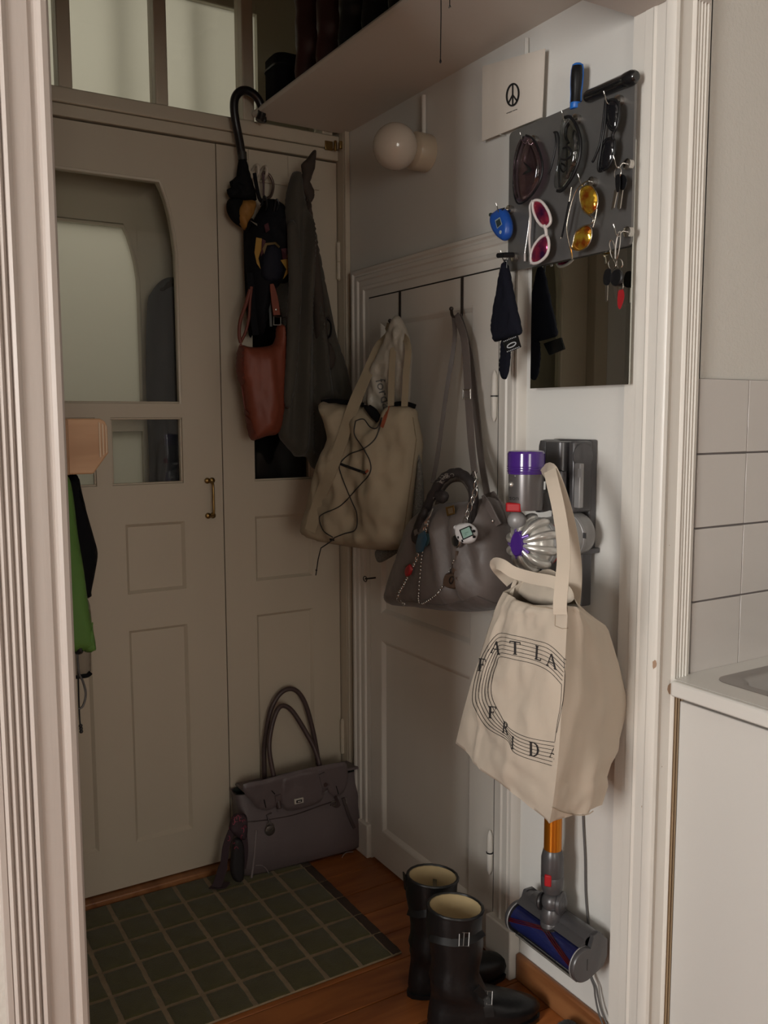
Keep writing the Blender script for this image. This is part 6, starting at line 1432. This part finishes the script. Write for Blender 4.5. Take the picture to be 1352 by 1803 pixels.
MB().band([onf(x, y, .004) for x, y in lin([(566, 1362), (572, 1385), (574, 1395)], 3)], [.02, .02, .02, .021, .021, .016, .006], .004, FL.n).build('handle_tab', PLUM, fbg)
rt = onf(475, 1462, .006)
MB().lathe(rt, FL.n, [(.0165, 0), (.0165, .003), (.015, .004), (0, .004)], 24).build('round_tag', mat('pewter_tag', (.10, .085, .075), .4, .6), fbg)
MB().tube(loop(rt + Vector((0, 0, .013)) + FL.n * .003, FL.u * .012, Vector((0, 0, .012))), .0014, 6, True).build('tag_ring', CHROME, fbg)
MB().tube([rt + Vector((0, 0, .024)), onf(470, 1435, .004), onf(478, 1432, .004)], .003, 6).build('tag_loop', PLUMD, fbg)
MB().band([onf(x, y, .004) for x, y in lin([(590, 1402), (597, 1418), (592, 1420), (583, 1416)], 3)], .01, .004, FL.n).build('buckle_strap', PLUMD, fbg)
MB().tube([onf(587, 1415, .008) + FL.u * a * .007 + Vector((0, 0, b * .007)) for a, b in ((-1, -1), (1, -1), (1, 1), (-1, 1))], .0013, 6, True).build('buckle', CHROME, fbg)
MB().tube([onf(x, y, .006) for x, y in lin([(608, 1403), (612, 1425), (615, 1440)], 3)], .0011, 5).build('thin_chain', CHROME, fbg)
MB().band([onf(x, y, .006) for x, y in lin([(604, 1405), (614, 1435), (624, 1458)], 3)], .010, .004, FL.n).build('side_strap', PLUMD, fbg)
# lanyard tied to its side
LAN = mat('dark_maroon_lanyard', (.036, .018, .024), .7); PNK = mat('pink_print', (.30, .035, .07), .6)
ly = thing('lanyard', tuple(onz(395, 1560, 0)), 'dark maroon lanyard with pink print hanging from the plum handbag', 'lanyard')
LP_ = Plane((.93, 2.468), (1.05, 2.462))
l1 = puff(LP_, [(407, 1440), (416, 1432), (432, 1434), (436, 1450), (434, 1475), (424, 1478), (412, 1470), (403, 1462)], .012, .01, .012, .006, wr=.003, wf=40).build('knot', LAN, ly, smooth=80)
l2 = MB().band([LP_.px(x, y, .004) for x, y in crom([(408, 1462), (398, 1490), (394, 1520), (386, 1548), (380, 1562)], 4)], [.022] * 9 + [.03] * 8, .003, LP_.n).build('strap', LAN, ly, smooth=60)
l3 = puff(LP_, [(412, 1476), (424, 1478), (430, 1495), (430, 1540), (424, 1552), (412, 1550), (405, 1530), (408, 1495)], .012, .01, .012, .006).build('pouch', mat('black_lanyard_pouch', (.014, .011, .013), .6), ly, smooth=80)
l4 = MB().band([LP_.px(x, y, -.004) for x, y in crom([(430, 1470), (432, 1500), (428, 1530)], 4)], .018, .003, LP_.n).build('strap', LAN, ly, smooth=60)
fe = onz(388, 1571, .004)
MB().band([Vector((fe.x - .02, fe.y + .03, .014)), Vector((fe.x - .005, fe.y + .012, .0165)), Vector((fe.x + .012, fe.y + .002, .0175)), Vector((fe.x + .03, fe.y + .02, .0175))], .022, .003, Vector((0, 0, 1))).build('strap_tail', LAN, ly)
tly = cast_mesh([l1, l2, l3, l4]); dp = []
for x, y in ((411, 1447), (415, 1443), (419, 1440), (424, 1442), (429, 1446), (402, 1458), (431, 1458), (426, 1474), (412, 1482), (402, 1476), (427, 1462), (416, 1494)):
    a = random.uniform(0, 300); dp += strip_polys(ell(x, y, random.uniform(1.5, 3), random.uniform(2.5, 5), 0, 6, a, a + 210), 1.0)
for k in range(5): dp += strip_polys([(408 + 4 * k, 1440 - k), (410 + 4 * k, 1449 - k)], 1.0)
o = decal(tly, dp, .0007).build('pink_lettering', PNK, ly, smooth=0); o['kind'] = 'stuff'

# ================================================================== boots by the vacuum
CRM = mat('cream_lining', (.42, .32, .17), .8)
def floor_boot(ax_, d_, h, rs, label):
    d_ = Vector((d_[0], d_[1], 0)).normalized(); heel = Vector((ax_[0], ax_[1], 0.0008)) - d_ * rs * 1.05
    return shaft_boot('engineer_boot', heel, heel + d_ * .295, h, rs, BLKL, label, 'boot', 'pair of engineer boots', CRM)
b1, a1, dd1, ss1 = floor_boot((1.190, 1.742), (.98, -.20), .305, .066, 'rear black leather buckled boot with cream lining, next to closet door casing')
b2, a2, dd2, ss2 = floor_boot((1.158, 1.600), (.93, -.36), .305, .067, 'front black leather boot with buckled straps, nearest the camera on the floor')
PEWT = mat('dull_pewter', (.22, .21, .20), .4, .9)
STR = mat('boot_strap', (.008, .0075, .0075), .5, spec=.3)
for bt, pts, bk in ((b2, [(757, 1648), (780, 1655), (805, 1658), (830, 1652), (849, 1640)], (817, 1654)), (b2, [(838, 1740), (848, 1752), (858, 1768), (862, 1790)], (858, 1757)), (b1, [(716, 1602), (735, 1608), (752, 1606)], None)):
    tb_ = cast_mesh([o for o in bt.children if o.name.startswith('upper')])
    P = [on_bag(tb_, x, y, .002, None) for x, y in crom(pts, 4)]; P = [p for p in P if p is not None]
    if len(P) > 2: MB().band(P, .022, .004, [(CAM - p).normalized() for p in P]).build('strap', STR, bt, smooth=60)
    if bk:
        c = on_bag(tb_, bk[0], bk[1], .010, None)
        if c is not None:
            nn = (CAM - c).normalized(); r_ = nn.cross(Vector((0, 0, 1))).normalized(); u2 = r_.cross(nn)
            MB().tube([c + r_ * a * .011 + u2 * b * .014 for a, b in ((-1, -1), (1, -1), (1, 1), (-1, 1))], .0018, 6, True).build('buckle', PEWT, bt); MB().tube([c + u2 * .014, c - u2 * .014 + r_ * .002], .0014, 6).build('buckle_pin', PEWT, bt)
for bt, q in ((b1, (764, 1555)),):
    tl_ = cast_mesh([o for o in bt.children if o.name.startswith('lining')])
    decal(tl_, [[(762, 1547), (769, 1548), (769, 1565), (762, 1564)]] , .0008).build('size_tab', BLACK, bt, smooth=0)
# pull tab
MB().band([a1 - dd1 * .064 + ss1 * .02 + Vector((0, 0, .27)), a1 - dd1 * .068 + ss1 * .02 + Vector((0, 0, .315)), a1 - dd1 * .060 + ss1 * .02 + Vector((0, 0, .30))], .018, .003, -dd1).build('pull_tab', BLKL, b1)
# furry slipper at the bottom edge
FUR = mat('black_fur', (.012, .010, .010), .9, sheen=.1)
slp = thing('furry_slipper', (1.31, 1.375, 0), 'black furry slipper at the bottom edge by the baseboard', 'slipper')
sc = Vector((1.305, 1.372, .0)); sd2 = Vector((.7, .7, 0)).normalized(); ss = Vector((-sd2.y, sd2.x, 0))
def srow(z, a, b): return [sc + Vector((0, 0, z)) + sd2 * (a * math.cos(q)) + ss * (b * math.sin(q)) for q in [2 * math.pi * i / 20 for i in range(20)]]
MB().rings([srow(.001, .10, .042), srow(.018, .105, .046)]).build('sole', BLACK, slp, smooth=50)
MB().rings([srow(.018, .098, .042), srow(.04, .095, .042), srow(.055, .075, .034), srow(.062, .04, .02)]).build('upper', FUR, slp, smooth=70)
fm = MB()
for k in range(1500):
    q = random.uniform(0, 2 * math.pi); e = random.uniform(0, 1); a = .095 * (1 - .6 * e ** 2); b = .042 * (1 - .6 * e ** 2)
    p = sc + Vector((0, 0, .02 + .042 * e)) + sd2 * (a * math.cos(q)) + ss * (b * math.sin(q)); o_ = (sd2 * math.cos(q) + ss * math.sin(q) + Vector((random.uniform(-.5, .5), random.uniform(-.5, .5), .3 + e))).normalized() * random.uniform(.006, .014)
    s_ = o_.orthogonal().normalized() * .0006; fm.add([p + s_, p - s_, p + o_], [(0, 1, 2)])
o = fm.build('fur', FUR, slp, smooth=0); o['kind'] = 'stuff'

# ================================================================== coat rack end and jackets at the left
YR = 1.78
rk = thing('coat_rack', (.25, YR, 1.33), 'plywood coat rack end with slanted lower corner beside the left casing', 'coat rack')
def rpx(x, y, yy_=YR): return ony(x, y, yy_)
zt3, zb3 = rpx(150, 737).z, rpx(150, 835).z; xr3 = rpx(190, 770).x
PLY2 = wood_mat('plywood_edge', (.42, .24, .13), (.30, .16, .08), 3.0, 'X', .55)
xs_ = [xr3 - .002 - .0052 * k for k in range(4)]
P = [Vector((.085, YR, zt3)), Vector((xr3 - .014, YR, zt3)), Vector((xr3 - .005, YR, zt3 - .005)), Vector((xr3, YR, zt3 - .016)), Vector((xr3, YR, zt3 - .068)), Vector((xr3 - .030, YR, zb3)), Vector((.085, YR, zb3))]
MB().prism(P, (0, .10, 0)).build('block', PLY, rk, bevel=.003)
PLYL = wood_mat('plywood_light_edge', (.62, .47, .33), (.50, .35, .23), 3.0, 'Z', .55)
for k in range(3):
    x1 = xr3 - .0022 - .0062 * k
    MB().prism([Vector((x1 - .0028, YR - .0012, zt3 - .006 - .003 * (2 - k))), Vector((x1, YR - .0012, zt3 - .009 - .003 * (2 - k))), Vector((x1, YR - .0012, zt3 - .066 - .004 * k)), Vector((x1 - .0028, YR - .0012, zt3 - .069 - .004 * k))], (0, .0011, 0)).build('ply', PLYL, rk, smooth=0)
MB().box(.085, YR - .02, zb3, xr3 - .078, YR - .0005, zt3 - .001).build('front_board', PLY2, rk, bevel=.003)
GRNJ = mat('green_shell', (.075, .165, .032), .6, spec=.3, bump=.15, bscale=40); BLKJ = mat('black_jacket', (.004, .004, .005), .85, spec=.1)
GP2 = Plane((0, YR - .03), (1, YR - .03)); BP2 = Plane((0, YR + .05), (1, YR + .05))
gj = thing('green_jacket', (.30, YR - .03, 1.0), 'bright green jacket hanging under the coat rack by the left casing', 'jacket')
puff(GP2, [(110, 838), (122, 842), (130, 880), (137, 940), (147, 1000), (155, 1060), (163, 1105), (168, 1140), (150, 1146), (120, 1150), (60, 1150), (50, 1000), (70, 880), (90, 845)], .035, .03, .03, .01, wr=.008, wf=14, wst=(1.6, .5), seed=11).build('body', GRNJ, gj, smooth=80)
puff(GP2, [(141, 1130), (162, 1096), (164, 1108), (169, 1140), (166, 1146), (150, 1148)], .02, .01, .01, .006, d0=.008).build('pocket_corner', GRNJ, gj, smooth=80)
puff(GP2, [(132, 1118), (142, 1120), (147, 1145), (142, 1152), (132, 1150)], .012, .01, .01, .005, d0=.02).build('black_toggle', BLACK, gj, smooth=80)
MB().tube([GP2.px(x, y, .02) for x, y in crom([(136, 1150), (139, 1185), (146, 1200), (151, 1222), (146, 1243), (138, 1248)], 5)], .0022, 6).build('cord_loop', mat('grey_cord', (.085, .08, .078), .5), gj, smooth=60)
MB().tube([GP2.px(x, y, .02) for x, y in crom([(137, 1165), (139, 1240), (141, 1275), (143, 1290)], 5)], .0016, 6).build('cord', BLACK, gj, smooth=60)
for k in range(3): MB().ball(GP2.px(142 + k * .5, 1278 + 5 * k, .02), .004, 8).build('cord_knot', CORD, gj, smooth=80)
bj = thing('black_jacket', (.32, YR + .05, 1.1), 'black jacket hanging behind the green jacket under the coat rack', 'jacket')
puff(BP2, [(100, 838), (136, 838), (144, 870), (155, 910), (165, 945), (172, 974), (168, 1005), (161, 1040), (158, 1052), (120, 1060), (60, 1050), (60, 900)], .035, .03, .03, .01, wr=.008, wf=14, wst=(1.6, .5), seed=12).build('body', BLKJ, bj, smooth=80)
puff(BP2, [(126, 838), (137, 838), (145, 870), (152, 902), (144, 910), (134, 870)], .012, .01, .01, .006, d0=.02).build('sleeve_edge', BLKJ, bj, smooth=80)
sg = thing('grey_garment', (.30, YR + .10, .95), 'grey-brown garment hem with black edge below the green jacket', 'garment')
SP2 = Plane((0, YR + .10), (1, YR + .10))
puff(SP2, [(100, 1040), (150, 1050), (161, 1090), (160, 1150), (158, 1188), (140, 1192), (100, 1195), (80, 1100)], .03, .02, .03, .01, wr=.004, wf=14).build('body', mat('taupe_garment', (.20, .17, .13), .8), sg, smooth=80)
MB().tube([SP2.px(x, y, .022) for x, y in crom([(120, 1192), (140, 1191), (154, 1189), (160, 1184)], 4)], .005, 8).build('black_hem', SATIN, sg, smooth=60)

# ================================================================== small pieces become sub-parts of the part they sit on
SUBS = {'vacuum_cleaner': [('cap_ring', 'filter_cap'), ('lettering', 'motor_housing'), ('indicator', 'motor_housing'), ('sensor_dot', 'motor_housing'), ('violet_cap', 'cyclone_dome'), ('cyclone', 'cyclone_dome'), ('nose_trim', 'nose_button'), ('button_mark', 'nose_button'), ('bin_ring', 'dust_bin'), ('bin_mark', 'dust_bin'), ('wand_button', 'wand_collar'), ('red_bristles', 'brush_roll'), ('end_rim', 'end_cap'), ('coin_slot', 'end_cap')],
        'digital_toy': [('screen_bezel', 'shell'), ('spot', 'shell'), ('antenna_nub', 'shell')], 'over_door_hook': [('hook_tip', 'hook')], 'tyre_gauge': [('screen_frame', 'body'), ('button', 'body'), ('nozzle', 'body')],
        'engineer_boot': [('buckle_pin', 'strap'), ('buckle', 'strap'), ('size_tab', 'lining')], 'plum_handbag': [('lock_slot', 'lock_plate'), ('turn_lock', 'lock_plate'), ('tag_ring', 'round_tag'), ('flap_slit', 'flap'), ('side_piping', 'body'), ('corner_patch', 'body'), ('front_seam', 'body')],
        'grey_handbag': [('strap_ring', 'strap'), ('buckle', 'strap'), ('strap_slider', 'strap'), ('brass_plate_inlay', 'brass_plate'), ('rivet', 'side_tab'), ('scarf_pattern', 'scarf_handle'), ('scarf_knot', 'scarf_handle'), ('scarf_tail', 'scarf_handle'), ('piping', 'body')],
        'printed_tote': [('ring_line', 'body'), ('printed_letter', 'body'), ('hem', 'body'), ('bottom_seam', 'body'), ('stitch_box', 'body')], 'canvas_tote': [('seam', 'body'), ('rim_binding', 'body'), ('cord_toggle', 'elastic_cord'), ('cord_knot', 'cord_end'), ('cord_lock', 'elastic_cord')],
        'plastic_bag': [('print', 'bag')], 'drawstring_pouch': [('logo_print', 'label_tab')], 'picture_card': [('peace_sign', 'card'), ('caption', 'card')], 'rucksack': [('yellow_flash', 'body'), ('olive_piping', 'pocket'), ('maroon_panel', 'body'), ('red_badge', 'body'), ('reflective_strip', 'body')],
        'red_shoulder_bag': [('buckle', 'shoulder_strap'), ('rivet', 'shoulder_strap')], 'screwdriver': [('grip_rib', 'handle'), ('end_cap', 'handle')], 'lanyard': [('pink_lettering', 'knot')], 'sink': [], 'green_jacket': [('cord_knot', 'cord'), ('pocket_corner', 'body')], 'furry_slipper': [('fur', 'upper')]}
def stem(n_): return n_.split('.')[0]
for o in list(SC.objects):
    if o.parent is None and stem(o.name) in SUBS:
        kids = list(o.children)
        for a, b in SUBS[stem(o.name)]:
            host = [c for c in kids if stem(c.name) == b and c.parent == o]
            for c in kids:
                if stem(c.name) == a and c.parent == o and not c.children and host and c not in host: c.parent = host[0]
for o in SC.objects:
    if o.parent and o.parent.parent and o.parent.parent.parent: print('TOO DEEP', o.name)
